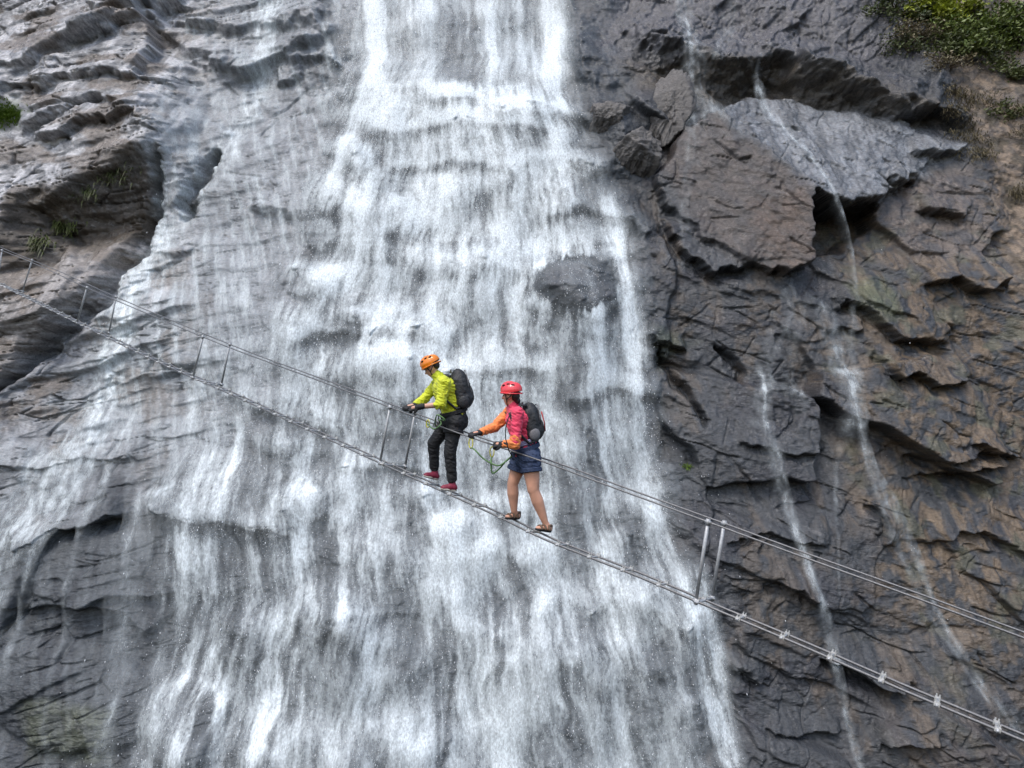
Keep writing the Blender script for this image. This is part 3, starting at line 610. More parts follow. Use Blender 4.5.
# rungs: one every 0.44 m, with a pale clamp on both cables
def px_at(dist):            # pixel column of the bridge point a distance (m, along the ground) from the right-hand end
    z = Zb(1024)+dist*abs(ALONG.y); return (F_PX/z-38.5)/.089
k = 0
for i in range(-6, 54):
    x = px_at(.18+i*.44)
    if x < -50: break
    f = foot(x); t_ = (foot(x+3)-foot(x-3)).normalized(); up_ = t_.cross(ACROSS).normalized(); up_ = up_ if up_.z > 0 else -up_
    rg = build('rung', lambda bm: tube(bm, [f-ACROSS*.05, f+ACROSS*(WIDF+.05)], .013, 8), M_STEEL if i > 2 else M_STEEL, bp_)
    for w_ in (0, WIDF):
        def clamp(bm):
            c = f+ACROSS*w_
            box(bm, c+up_*.004, t_*.022, ACROSS*.018, up_*.017)
            tube(bm, [c+up_*.015+t_*.012, c+up_*.042+t_*.012], .006, 6); tube(bm, [c+up_*.015-t_*.012, c+up_*.042-t_*.012], .006, 6)
        cl = build('clamp', clamp, M_CLAMP, rg, False)
for xt, xb, back in ((2, -3, 0), (32, 22.5, 1), (87, 77, 0), (116, 109, 1), (203, 193, 0), (230, 221.5, 1), (390, 380, 0), (415, 405, 1), (708, 696, 0), (724, 712, 1)):
    sh = 0
    a_ = hand(xt) if not back else V(xt, float(np.interp(xt, hxs, hys))+1.5, Zb(xt-14)*1.0+.2)
    b_ = foot(xb) if not back else V(xb, float(np.interp(xb, fxs, fys))-8*(38.5+.089*xb)/102, Zb(xb-14)+.2)
    if back:   # stand it exactly between the two rear cables
        a_ = min((hand(x)+ACROSS*WID for x in np.linspace(xt-60, xt+20, 400)), key=lambda q: abs((q-Vector(CAM)).dot(Vector(RT))/((q-Vector(CAM)).dot(Vector(FWD)))*F_PX+512-xt))
        b_ = min((foot(x)+ACROSS*WID for x in np.linspace(xb-60, xb+20, 400)), key=lambda q: abs((q-Vector(CAM)).dot(Vector(RT))/((q-Vector(CAM)).dot(Vector(FWD)))*F_PX+512-xb))
    def post(bm):
        ax = (a_-b_).normalized()
        tube(bm, [b_-ax*.02, a_+ax*.03], .017, 10)
    po = build('post', post, M_STEEL, bp_)
    ax = (a_-b_).normalized()
    for e_ in (a_, b_):
        def hook(bm):
            tube(bm, [e_-ax*.03, e_+ax*.03], .022, 10)
            box(bm, e_, ACROSS*.016, ax*.014, ax.cross(ACROSS).normalized()*.03)
        build('hook', hook, M_STEEL, po)
    if back: build('spreader', lambda bm: tube(bm, [b_-ACROSS*(WID+.05), b_+ACROSS*.04], .014, 8), M_STEEL, bp_)

# ------------------------------------------------------------------ the two walkers
def capsule(bm, p0, p1, r0, r1, n=14):
    ax = (p1-p0); l = ax.length; t = ax.normalized() if l > 1e-6 else Vector((0, 0, 1)); u = t.orthogonal().normalized(); v = t.cross(u); rings = []
    prof = [(-math.cos(a)*r0, math.sin(a)*r0) for a in [math.pi/2*k/4 for k in range(1, 5)]]+[(l+math.sin(a)*r1, math.cos(a)*r1) for a in [math.pi/2*k/4 for k in range(0, 4)]]
    for z, r in prof: rings.append([bm.verts.new(p0+t*z+(u*math.cos(2*math.pi*k/n)+v*math.sin(2*math.pi*k/n))*r) for k in range(n)])
    a = bm.verts.new(p0-t*r0); b = bm.verts.new(p1+t*r1)
    for q, w_ in zip(rings, rings[1:]):
        for k in range(n): bm.faces.new((q[k], q[(k+1) % n], w_[(k+1) % n], w_[k]))
    for k in range(n): bm.faces.new((a, rings[0][(k+1) % n], rings[0][k])); bm.faces.new((b, rings[-1][k], rings[-1][(k+1) % n]))
def ellipsoid(bm, c, X, Y, Z, n=18):
    M = Matrix((X, Y, Z)).transposed().to_4x4(); M.translation = c
    bmesh.ops.create_uvsphere(bm, u_segments=n, v_segments=n//2+2, radius=1, matrix=M)
def blob(name, prims, m, parent=None, voxel=.010, it=4, fold=0, fscale=14, seed=0, cut=None):
    """union of limbs and lumps as one continuous skin"""
    bm = bmesh.new()
    for p in prims:
        if p[0] == 'c': capsule(bm, *p[1:])
        else: ellipsoid(bm, *p[1:])
    me = bpy.data.meshes.new(name); bm.to_mesh(me); bm.free()
    o = bpy.data.objects.new(name, me); COL.objects.link(o)
    r = o.modifiers.new('r', 'REMESH'); r.mode = 'VOXEL'; r.voxel_size = voxel
    if it: q = o.modifiers.new('s', 'SMOOTH'); q.factor = .5; q.iterations = it
    dg = bpy.context.evaluated_depsgraph_get(); dg.update(); m2 = bpy.data.meshes.new_from_object(o.evaluated_get(dg)); m2.name = name
    bpy.data.objects.remove(o); bpy.data.meshes.remove(me)
    if fold:
        nv = len(m2.vertices); co = np.zeros(nv*3, np.float32); no = np.zeros(nv*3, np.float32)
        m2.vertices.foreach_get('co', co); m2.vertices.foreach_get('normal', no); co = co.reshape(-1, 3); no = no.reshape(-1, 3)
        f = 1-2*np.abs(fbm(co[:, 0]*fscale+co[:, 2]*fscale*.8+seed, co[:, 2]*fscale*1.3-co[:, 1]*fscale*.7, 3, 500+seed))
        co = co+no*(fold*f)[:, None]; m2.vertices.foreach_set('co', co.ravel())
    if cut:
        bm = bmesh.new(); bm.from_mesh(m2)
        for cp, cn in cut: bmesh.ops.bisect_plane(bm, geom=list(bm.verts)+list(bm.edges)+list(bm.faces), plane_co=cp, plane_no=cn, clear_outer=True)
        bm.to_mesh(m2); bm.free()
    m2.polygons.foreach_set('use_smooth', np.ones(len(m2.polygons), bool)); m2.update()
    return link(name, m2, m, parent)

M_SKIN_A = mat('skin_light', (.62, .36, .26), .5, 0, .15, 12, .15, 80); M_SKIN_B = mat('skin_tan', (.70, .37, .25), .5, 0, .18, 9, .15, 80)
M_LIME = mat('lime_jacket', (.62, .68, .02), .6, 0, .12, 16, .3, 60, sheen=.2); M_PINK = mat('pink_shirt', (.80, .05, .12), .6, 0, .1, 16, .3, 60, sheen=.2)
M_ORANGE = mat('orange_sleeve', (.92, .27, .07), .6, 0, .1, 16, .3, 60, sheen=.2)
M_BLACK = mat('black_cloth', (.017, .018, .02), .7, 0, .3, 25, .4, 60); M_NAVY = mat('navy_cloth', (.035, .055, .115), .75, 0, .25, 25, .4, 60)
M_PACK = mat('black_nylon', (.022, .024, .027), .55, 0, .3, 22, .4, 80); M_GREYW = mat('grey_webbing', (.16, .16, .17), .7, 0, .2, 50)
M_HO = mat('orange_shell', (.85, .24, .012), .28, 0, .05, 20, coat=.4); M_HR = mat('coral_shell', (.82, .06, .075), .28, 0, .05, 20, coat=.4)
M_SHOE = mat('burgundy_shoe', (.22, .018, .045), .55, 0, .2, 60); M_SOLE = mat('pale_sole', (.5, .47, .42), .7, 0, .15, 60); M_SAND = mat('brown_sandal', (.13, .085, .055), .7, 0, .3, 60)
M_HAIR = mat('dark_hair', (.02, .015, .012), .5, 0, .3, 90); M_TEAL = mat('teal_webbing', (.02, .28, .42), .6, 0, .1, 50); M_LAV = mat('lavender_webbing', (.42, .40, .62), .7, 0, .1, 50)
M_GREEN = mat('green_rope', (.10, .20, .07), .7, 0, .3, 120); M_YEL = mat('yellow_tape', (.72, .66, .04), .6, 0, .1, 60); M_MET = mat('bare_metal', (.6, .6, .62), .3, 1, .1, 60); M_EYE = mat('eye', (.03, .02, .015), .2, 0, .1, 60)
FWDV, RTV, UPV = Vector(FWD), Vector(RT), Vector(UP)
ZAX = Vector((0, 0, 1))

def glove(name, wrist, knk, cable_t, parent, r=1.0, side=1, mt=None):
    """palm, four curled fingers and a thumb closed round the cable"""
    d = (knk-wrist).normalized(); t_ = cable_t - d*cable_t.dot(d); t_.normalize()
    nrm = d.cross(t_).normalized(); nrm = nrm if nrm.z < 0 else -nrm           # towards the palm side: down
    pr = [('c', wrist-d*.05, wrist+d*.02, .036*r, .035*r)]
    for q in (-.027, -.009, .009, .027): pr.append(('c', wrist+d*.02+t_*q*.8, knk+t_*q*1.15, .0165*r, .0155*r))
    for q, l in ((-.033, .021), (-.011, .026), (.011, .027), (.034, .024)):
        k0 = knk+t_*q*1.1; k1 = k0+d*l*1.25+nrm*l*.35; k2 = k1+d*.002+nrm*l*1.15; k3 = k2-d*l*.95+nrm*l*.3
        pr += [('c', k0, k1, .0125*r, .0118*r), ('c', k1, k2, .0118*r, .011*r), ('c', k2, k3, .011*r, .0095*r)]
    b0 = wrist+d*.02-t_*.032*side; b1 = b0+d*.035-t_*.022*side+nrm*.02; b2 = b1+d*.03+nrm*.022+t_*.006*side
    pr += [('c', b0, b1, .0155*r, .014*r), ('c', b1, b2, .0135*r, .011*r)]
    return blob('glove', pr, mt or M_BLACK, parent, .0055, 2)

def head_prims(c, f, u, s):
    """c centre of the skull, f where it looks, u up, s to its left"""
    return [('e', c+u*.025-f*.012, f*.098, s*.077, u*.098), ('e', c+f*.022-u*.045, f*.068, s*.062, u*.078), ('e', c+f*.045-u*.098, f*.034, s*.036, u*.026),
            ('c', c+f*.086+u*.005, c+f*.106-u*.032, .010, .0155), ('e', c+f*.074+u*.02, f*.018, s*.05, u*.012), ('e', c+f*.082-u*.062, f*.012, s*.026, u*.006), ('e', c+f*.079-u*.075, f*.012, s*.022, u*.007),
            ('e', c+f*.062-u*.025+s*.035, f*.024, s*.024, u*.022), ('e', c+f*.062-u*.025-s*.035, f*.024, s*.024, u*.022),
            ('e', c-f*.012-u*.02+s*.077, f*.022, s*.010, u*.032), ('e', c-f*.012-u*.02-s*.077, f*.022, s*.010, u*.032)]
def helmet(m, c, f, u, s, parent):
    hc = c+u*.05-f*.012
    sh = blob('helmet', [('e', hc, f*.132, s*.112, u*.112), ('e', hc+f*.02+u*.02, f*.118, s*.085, u*.102), ('e', hc-f*.045+u*.005, f*.095, s*.10, u*.10)], m, parent, .008, 3, cut=[(hc-u*.022+f*.02, (-u*.97-f*.10).normalized())])
    def brim(bm):
        pts = [hc-u*.026+f*(.135*math.cos(a))*1.0+s*(.114*math.sin(a))+u*(.012*math.cos(a)) for a in [2*math.pi*k/36 for k in range(37)]]
        tube(bm, pts, .0085, 6)
    build('rim', brim, m, sh)
    def vents(bm):
        for sg in (-1, 1):
            for k in range(3):
                a = (-.55+k*.55); e = hc+f*(.118*math.sin(a))+s*sg*.074+u*(.084*math.cos(a))
                n_ = ((f*math.sin(a)*.7+s*sg*.75+u*math.cos(a)*.75)).normalized(); t1 = (f-n_*f.dot(n_)).normalized(); ellipsoid(bm, e, t1*.024, n_.cross(t1)*.009, n_*.012, 10)
    build('vent', vents, M_BLACK, sh)
    def strap(bm):
        for sg in (-1, 1):
            tube(bm, [hc-u*.02+f*.045+s*sg*.092, c-u*.05+f*.02+s*sg*.082, c+f*.045-u*.128+s*sg*.01], .0065, 6)
            tube(bm, [hc-u*.02-f*.075+s*sg*.088, c-u*.05+f*.02+s*sg*.082], .0065, 6)
        tube(bm, [c+f*.045-u*.128-s*.012, c+f*.045-u*.128+s*.012], .009, 6)
    build('chin_strap', strap, M_BLACK, sh)
    return sh
def ring_band(bm, c, X, Y, n, h, steps=40, r=.014):
    pts = [c+X*math.cos(2*math.pi*k/steps)+Y*math.sin(2*math.pi*k/steps) for k in range(steps+1)]
    for q in (-.5, 0, .5): tube(bm, [p+n*h*q for p in pts], r, 6, False)
def carabiner(bm, c, u, v, l=.055, w_=.028):
    tube(bm, [c+u*l*math.cos(a)+v*w_*math.sin(a) for a in [2*math.pi*k/20 for k in range(21)]], .0075, 6, False)

def shoe(name, ankle, heel, toe, parent, m, msole, upv, sandal=False, width=.042):
    d = (toe-heel).normalized(); l = (toe-heel).length; s = upv.cross(d).normalized(); u = d.cross(s).normalized()
    if not sandal:
        o = blob(name, [('c', heel+d*.045+u*.045, heel+d*.10+u*.05, .044, .046), ('c', heel+d*.10+u*.045, toe-d*.05+u*.032, .046, .036), ('c', heel+d*.055+u*.05, ankle, .045, .044), ('e', toe-d*.055+u*.028, d*.055, s*.046, u*.03)], m, parent, .008, 3)
    else:
        def straps(bm):
            for q, hh in ((.30, .062), (.52, .055), (.74, .042)):
                c = heel+d*l*q+u*.018; tube(bm, [c+s*(.05*math.cos(a))+u*(hh*math.sin(a)) for a in [math.pi*k/12 for k in range(13)]], .0135, 8)
            tube(bm, [heel+d*l*.30+u*.075+s*.04, heel+d*.008+u*.085, heel+d*l*.30+u*.075-s*.04], .013, 8); tube(bm, [heel+d*.006+u*.02, heel+d*.008+u*.085], .014, 8)
        o = build(name, straps, m, parent)
    blob('sole', [('e', heel+d*.055+u*.012, d*.055, s*.042, u*.02), ('e', toe-d*.075+u*.012, d*.078, s*.052, u*.02), ('c', heel+d*.06+u*.012, toe-d*.07+u*.012, .03, .034)], msole, o, .009, 2, cut=[(heel+u*.028, u), (heel-u*.004, -u)])
    return o
def foot_prims(ankle, heel, toe, upv):
    d = (toe-heel).normalized(); s = upv.cross(d).normalized(); u = d.cross(s).normalized()
    return [('c', ankle, heel+d*.05+u*.05, .038, .036), ('c', heel+d*.04+u*.04, toe-d*.06+u*.032, .035, .024), ('e', toe-d*.06+u*.03, d*.055, s*.04, u*.02)]

def backpack(label, M, top, bot, back, side, w_, dpt, accents, straps):
    """stands against the back: top and bottom points lie on the back, 'back' points away from the wearer"""
    up = (top-bot).normalized(); h = (top-bot).length; c = (top+bot)/2; s = side
    root = blob('backpack', [('e', c+back*dpt*.45+up*h*.05, s*w_*.52, back*dpt*.55, up*h*.52), ('e', c+back*dpt*.5-up*h*.22, s*w_*.53, back*dpt*.55, up*h*.30), ('c', c+up*h*.28+s*w_*.22+back*dpt*.3, c-up*h*.3+s*w_*.28+back*dpt*.3, .075, .09), ('c', c+up*h*.28-s*w_*.22+back*dpt*.3, c-up*h*.3-s*w_*.28+back*dpt*.3, .075, .09)], M, None, .011, 4, .004, 16, 3)
    tag(root, label, 'backpack')
    blob('front_pocket', [('e', c+back*dpt*.92-up*h*.16, s*w_*.36, back*dpt*.16, up*h*.24), ('e', c+back*dpt*.90-up*h*.26, s*w_*.38, back*dpt*.17, up*h*.14)], M, root, .01, 4)
    blob('side_pocket', [('e', c+s*w_*.52+back*dpt*.35-up*h*.28, s*.03, back*dpt*.32, up*h*.17)], M_GREYW if accents else M, root, .009, 3)
    def hnd(bm): tube(bm, [top+back*.03+s*.035, top+up*.045+back*.035+s*.025, top+up*.045+back*.035-s*.025, top+back*.03-s*.035], .008, 6)
    build('grab_handle', hnd, M_GREYW, root)
    def zp(bm): tube(bm, [c+s*(w_*.50*math.cos(a))*.9+up*(h*.46*math.sin(a))+back*dpt*(.80+.10*math.sin(a)) for a in [math.pi*(.02+.96*k/16) for k in range(17)]], .0055, 6)
    build('zip', zp, accents[0] if accents else M_GREYW, root)
    if accents:
        def pipe(bm):
            for q in (-1, 1): tube(bm, [c+s*q*w_*.28+back*dpt*1.02+up*h*.25, c+s*q*w_*.33+back*dpt*1.06-up*h*.05, c+s*q*w_*.24+back*dpt*1.05-up*h*.3], .008, 6)
        build('piping', pipe, accents[1], root)
    for st_ in straps:
        def sp(bm):
            for q in (-.35, .35): tube(bm, [p+n_*0+t2*q*.05 for p, n_, t2 in st_], .013, 6)
            tube(bm, [p for p, n_, t2 in st_], .016, 6)
        build('shoulder_strap', sp, M, root)
    return root

# ---- first walker: lime jacket, black trousers, orange helmet
Z1 = Zb(447)+.20
def J(px, py, dz=0): return V(px, py, Z1+dz)
hf = (ALONG+Vector((0, -.55, 0))).normalized()                        # which way the chest faces: uphill, turned a little to the near hand cable
f1 = (RTV*-.86+FWDV*.18-UPV*.50).normalized(); s1_ = (-FWDV*.97-RTV*.22); u1 = (UPV*.9-RTV*.42)
u1 = (u1-f1*u1.dot(f1)).normalized(); s1_ = u1.cross(f1).normalized()
HC = J(431.5, 367.5, .02)
neck0 = J(440, 379, .02); neck1 = J(434, 371.5, .02)
hipc = J(455, 417, .05); chest = J(446, 391, .03); waist = J(452.5, 408, .04)
shN, shF = J(444, 383, -.16), J(439.5, 381, .21)
elN, wrN, haN = J(441, 404.5, -.22), J(419, 407, -.20), J(411.5, 408.5, -.17)
elF, wrF, haF = J(424.5, 399, .16), J(415.5, 405, .0), J(407, 407, -.10)
hipN, knN, anN = J(455, 422, -.06), J(450, 452, -.12), J(452.3, 482.5, -.10)
hipF, knF, anF = J(450, 421, .13), J(433.5, 443.5, .10), J(434.5, 470, .16)
heN, toN = J(457, 491.5, -.10), J(440, 489.5, -.18)
heF, toF = J(438.5, 480.5, .16), J(423, 476.5, .05)
body = [('c', shN, elN, .05, .042), ('c', elN, wrN, .04, .030), ('c', wrN, wrN+(haN-wrN)*.8, .03, .028), ('c', shF, elF, .05, .042), ('c', elF, wrF, .04, .030), ('c', wrF, wrF+(haF-wrF)*.8, .03, .028),
        ('c', hipc, waist, .135, .125), ('c', waist, chest, .125, .14), ('c', chest, neck0, .14, .07), ('c', shN, shF, .06, .06), ('c', neck0, neck1, .058, .055), ('c', neck1, HC-u1*.03, .055, .055),
        ('c', hipN, knN, .085, .058), ('c', knN, anN, .056, .040), ('c', hipF, knF, .085, .058), ('c', knF, anF, .056, .040)]+head_prims(HC, f1, u1, s1_)+foot_prims(anN, heN, toN, UPV)+foot_prims(anF, heF, toF, UPV)
p1 = blob('person', body, M_SKIN_A, None, .009, 3)
tag(p1, 'person in lime jacket, black trousers and orange helmet, walking ahead on the bridge', 'person', 'walkers on the cable bridge')
midF = wrF+(elF-wrF)*.12; midN = wrN+(elN-wrN)*.86
dn = (hipc-chest).normalized()
jk = blob('jacket', [('c', waist+dn*.06, waist, .155, .150), ('c', waist, chest, .150, .168), ('c', chest, neck0+(chest-neck0)*.25, .165, .10), ('c', shN+ZAX*.0, shF, .085, .085), ('c', chest+(shN-chest)*.3, chest+(shF-chest)*.3, .155, .155), ('c', neck0, neck0+(neck1-neck0)*.45, .08, .072),
                ('c', shN, elN, .078, .064), ('c', elN, midN, .064, .058), ('c', shF, elF, .078, .062), ('c', elF, midF, .060, .048)], M_LIME, p1, .008, 3, .011, 11, 1)
def zipf(bm):
    fr = (chest-waist).cross(shN-shF).normalized(); fr = fr if fr.dot(hf) > 0 else -fr
    tube(bm, [neck0+fr*.10, chest+fr*.168, waist+fr*.155], .006, 6)
build('jacket_zip', zipf, M_BLACK, jk)
blob('trousers', [('c', waist+dn*.045, hipc+dn*.06, .150, .155), ('c', hipN, hipF, .12, .12), ('c', hipN, knN, .108, .077), ('c', knN, anN-(anN-knN)*.10, .077, .060), ('c', hipF, knF, .108, .078), ('c', knF, anF-(anF-knF)*.08, .078, .058)], M_BLACK, p1, .009, 3, .008, 9, 2)
sn = shoe('shoe', anN, heN, toN, p1, M_SHOE, M_SOLE, UPV); sf = shoe('shoe', anF, heF, toF, p1, M_SHOE, M_SOLE, UPV)
blob('hair', [('e', HC-f1*.065-u1*.005, f1*.05, s1_*.072, u1*.055), ('e', HC-f1*.02+u1*.04, f1*.098, s1_*.08, u1*.06)], M_HAIR, p1, .008, 2)
helmet(M_HO, HC, f1, u1, s1_, p1)
for q in (-1, 1): blob('eye', [('e', HC+f1*.083-u1*.006+s1_*q*.031, f1*.009, s1_*.013, u1*.008)], M_EYE, p1, .004, 0)
ct = (hand(400)-hand(440)).normalized()
glove('glove', wrN, haN, ct, p1, 1.12, 1); glove('glove', wrF, haF, ct, p1, 1.12, -1)
def harness(parent, hip, wst, hN, kN, hF, kF, m, mloop, rw=.155, lr=.125):
    ax = (wst-hip).normalized(); sd = (hN-hF); sd = (sd-ax*sd.dot(ax)).normalized(); fr = ax.cross(sd).normalized()
    hr = build('harness', lambda bm: ring_band(bm, hip+ax*.07, sd*rw*1.04, fr*rw*1.04, ax, .03), m, parent)
    for a_, b_ in ((hN, kN), (hF, kF)):
        dd = (b_-a_).normalized(); x_ = dd.orthogonal().normalized(); y_ = dd.cross(x_); c_ = a_+dd*.13
        build('leg_loop', lambda bm: ring_band(bm, c_, x_*lr, y_*lr, dd, .028), mloop, hr)
    fr = fr if fr.dot(ALONG) > 0 else -fr
    build('belay_loop', lambda bm: carabiner(bm, hip+ax*.03+fr*(rw+.035), ax, fr, .05, .022), m, hr)
    return hr, hip+ax*.03+fr*(rw+.05)
hr, tie = harness(p1, hipc, waist, hipN, knN, hipF, knF, M_BLACK, M_BLACK, .168, .122)
build('buckle', lambda bm: ring_band(bm, waist+dn*.055, (shN-shF).normalized()*.165, (chest-waist).cross(shN-shF).normalized()*.165, dn, .012, 40, .008), M_YEL, hr)
def lan(pts, r): return lambda bm: tube(bm, pts, r, 6)
def spline(ps, n=8):
    out = []
    for i in range(len(ps)-1):
        a, b, c, d = ps[max(i-1, 0)], ps[i], ps[i+1], ps[min(i+2, len(ps)-1)]
        for k in range(n):
            t = k/n; out.append(.5*((2*b)+(c-a)*t+(2*a-5*b+4*c-d)*t*t+(3*b-a-3*c+d)*t**3))
    return out+[ps[-1]]
ly = build('lanyard', lan(spline([tie, J(441, 424, -.30), J(434, 429, -.30), J(428, 424, -.22), hand(428)+Vector((0, 0, -.03))]), .009), M_GREEN, hr)
build('carabiner', lambda bm: carabiner(bm, hand(428)+Vector((0, 0, -.025)), UPV, ALONG, .05, .026), M_YEL, ly)
ly = build('lanyard', lan(spline([tie, J(445, 420, -.30), J(437, 415, -.26), hand(435)+Vector((0, 0, -.03))]), .009), M_GREEN, hr)
build('carabiner', lambda bm: carabiner(bm, hand(435)+Vector((0, 0, -.02)), UPV, ALONG, .05, .026), M_MET, ly)
bk = ((chest-hipc).cross(shN-shF)).normalized(); bk = bk if bk.dot(hf) < 0 else -bk
sdv = (shN-shF).normalized()
def strap_path(sh, q):
    fr = -bk; t2 = sdv
    return [(neck0+bk*.13+sdv*q*.10, bk, t2), (sh+ZAX*.075-sdv*q*.05+bk*.05, ZAX, t2), (sh+fr*.085-sdv*q*.05+ZAX*.01, fr, t2), (sh+(waist-chest)*.75+fr*.075+sdv*q*-.02, fr, t2), (waist+sdv*q*.165+bk*.02, fr, t2), (waist+sdv*q*.14+bk*.14, fr, t2)]
b1 = backpack('black rounded backpack on the back of the walker in lime', M_PACK, J(449, 374, .02)+bk*.0, J(457.5, 411, .04)+bk*.0, bk*1.0, sdv, .32, .24, None, [strap_path(shN, 1), strap_path(shF, -1)])

# ---- second walker: pink shirt with orange sleeves, navy shorts, coral helmet
Z1 = Zb(527)+.20
f2 = (RTV*-.90+FWDV*.40-UPV*.05).normalized(); u2 = (UPV-RTV*.08); u2 = (u2-f2*u2.dot(f2)).normalized(); s2_ = u2.cross(f2).normalized()
HC = J(510.5, 395, .02)
neck0 = J(514.5, 408, .02); neck1 = J(511.5, 402.5, .02)
hipc = J(527, 453, .05); chest = J(519, 423, .03); waist = J(524, 442, .04)
shN, shF = J(517.5, 413, -.15), J(511, 411, .19)
elN, wrN, haN = J(515, 444.5, -.22), J(503, 444, -.22), J(496, 444.5, -.20)
elF, wrF, haF = J(495, 427, .12), J(480.5, 432.5, -.04), J(473, 434, -.11)
hipN, knN, anN = J(530, 459, -.05), J(533.5, 490, -.10), J(545, 522, -.08)
hipF, knF, anF = J(521, 459, .13), J(512.5, 484, .12), J(514, 510.5, .14)
heN, toN = J(551, 532.5, -.05), J(535, 530, -.20)
heF, toF = J(520, 519, .20), J(504.5, 519, .08)
body = [('c', shN, elN, .045, .038), ('c', elN, wrN, .036, .027), ('c', wrN, wrN+(haN-wrN)*.8, .028, .026), ('c', shF, elF, .045, .038), ('c', elF, wrF, .036, .027), ('c', wrF, wrF+(haF-wrF)*.8, .028, .026),
        ('c', hipc, waist, .14, .115), ('c', waist, chest, .115, .125), ('c', chest, neck0, .125, .06), ('c', shN, shF, .052, .052), ('c', neck0, neck1, .05, .049), ('c', neck1, HC-u2*.03, .049, .05),
        ('c', hipN, knN, .120, .070), ('c', knN, knN+(anN-knN)*.35, .066, .074), ('c', knN+(anN-knN)*.35, anN, .074, .040), ('c', hipF, knF, .110, .066), ('c', knF, knF+(anF-knF)*.35, .066, .072), ('c', knF+(anF-knF)*.35, anF, .072, .040), ('e', knN+ALONG*.03, ALONG*.05, ACROSS*.05, UPV*.055)]+head_prims(HC, f2, u2, s2_)+foot_prims(anN, heN, toN, UPV)+foot_prims(anF, heF, toF, UPV)
p2 = blob('person', body, M_SKIN_B, None, .009, 3)
tag(p2, 'person in pink shirt, navy shorts and coral helmet, following behind on the bridge', 'person', 'walkers on the cable bridge')
dn = (hipc-chest).normalized()
sh_ = blob('shirt', [('c', waist+dn*.12, waist, .150, .135), ('c', waist, chest, .135, .150), ('c', chest, neck0+(chest-neck0)*.25, .147, .085), ('c', shN, shF, .072, .072), ('c', chest+(shN-chest)*.3, chest+(shF-chest)*.3, .135, .135), ('c', neck0, neck0+(neck1-neck0)*.4, .066, .062), ('c', shN, shN+(elN-shN)*.95, .068, .058)], M_PINK, p2, .008, 3, .010, 11, 4)
blob('sleeve', [('c', shF+(elF-shF)*-.05, elF, .078, .058), ('c', elF, wrF+(elF-wrF)*.08, .057, .042), ('c', shF, shN+(shF-shN)*.35, .080, .060)], M_ORANGE, sh_, .008, 3, .010, 11, 5)
blob('sleeve', [('c', elN+(shN-elN)*.22, elN, .064, .060), ('c', elN, wrN+(elN-wrN)*.08, .058, .043)], M_ORANGE, sh_, .008, 3, .010, 11, 6)
sht = blob('shorts', [('c', waist+dn*.07, hipc+dn*.03, .148, .158), ('c', hipN, hipF, .125, .125), ('c', hipN, hipN+(knN-hipN)*.42, .134, .116), ('c', hipF, hipF+(knF-hipF)*.42, .132, .114)], M_NAVY, p2, .009, 3, .010, 11, 7, cut=[(hipN+(knN-hipN)*.36, ((knN-hipN)*.5+(knF-hipF)*.5).normalized())])
shoe('sandal', anN, heN, toN, p2, M_SAND, M_BLACK, UPV, True); shoe('sandal', anF, heF, toF, p2, M_SAND, M_BLACK, UPV, True)
blob('hair', [('e', HC-f2*.065-u2*.02, f2*.05, s2_*.072, u2*.06), ('e', HC-f2*.02+u2*.04, f2*.098, s2_*.08, u2*.06), ('e', HC-f2*.09-u2*.075, f2*.035, s2_*.036, u2*.04)], M_HAIR, p2, .008, 2)
helmet(M_HR, HC, f2, u2, s2_, p2)
for q in (-1, 1): blob('eye', [('e', HC+f2*.083-u2*.006+s2_*q*.031, f2*.009, s2_*.013, u2*.008)], M_EYE, p2, .004, 0)
ct = (hand(470)-hand(500)).normalized()
glove('glove', wrN, haN, ct, p2, 1.08, 1); glove('glove', wrF, haF, ct, p2, 1.08, -1)
hr, tie = harness(p2, hipc, waist, hipN, knN, hipF, knF, M_NAVY, M_NAVY, .160, .118)
blob('gear_loop', [('c', hipN+(hipN-hipF)*.32+UPV*.05-ALONG*.02, hipN+(hipN-hipF)*.32+ALONG*.10+UPV*.045, .028, .03), ('c', hipN+(hipN-hipF)*.32+ALONG*.10+UPV*.045, hipN+(hipN-hipF)*.22+ALONG*.17+UPV*.09, .026, .022)], M_TEAL, hr, .008, 2)
build('waist_strap', lambda bm: ring_band(bm, waist+dn*-.01, (shN-shF).normalized()*.150, (chest-waist).cross(shN-shF).normalized()*.150, dn, .035, 40, .013), M_LAV, sh_)
c1 = hand(471)+Vector((0, 0, -.07)); c2 = hand(492)+Vector((0, 0, -.09))
for cc, path in ((c1, [tie, J(505, 462, -.3), J(497, 465.5, -.3), J(484, 459, -.26), J(475, 450, -.2), c1+Vector((0, 0, -.06))]), (c2, [tie, J(506, 461, -.3), J(500, 468, -.28), J(492.5, 473, -.26), J(491, 462, -.24), c2+Vector((0, 0, -.06))])):
    ly = build('lanyard', lan(spline(path), .010), M_GREEN, hr)
    build('carabiner', lambda bm: carabiner(bm, cc, UPV, ALONG, .062, .03), M_YEL, ly)
build('lanyard', lan(spline([tie, J(508, 448, -.34), J(505.5, 436, -.33), J(506.5, 424, -.30), J(510, 414, -.25)]), .007), M_BLACK, hr)
bk = ((chest-hipc).cross(shN-shF)).normalized(); bk = bk if bk.dot(hf) < 0 else -bk; sdv = (shN-shF).normalized()
backpack('black backpack with red piping on the back of the walker in pink', M_PACK, J(520.5, 407, .02), J(527, 443, .04), bk, sdv, .30, .22, (M_GREYW, mat('red_piping', (.45, .05, .05), .6, 0, .1, 40)), [strap_path(shN, 1), strap_path(shF, -1)])

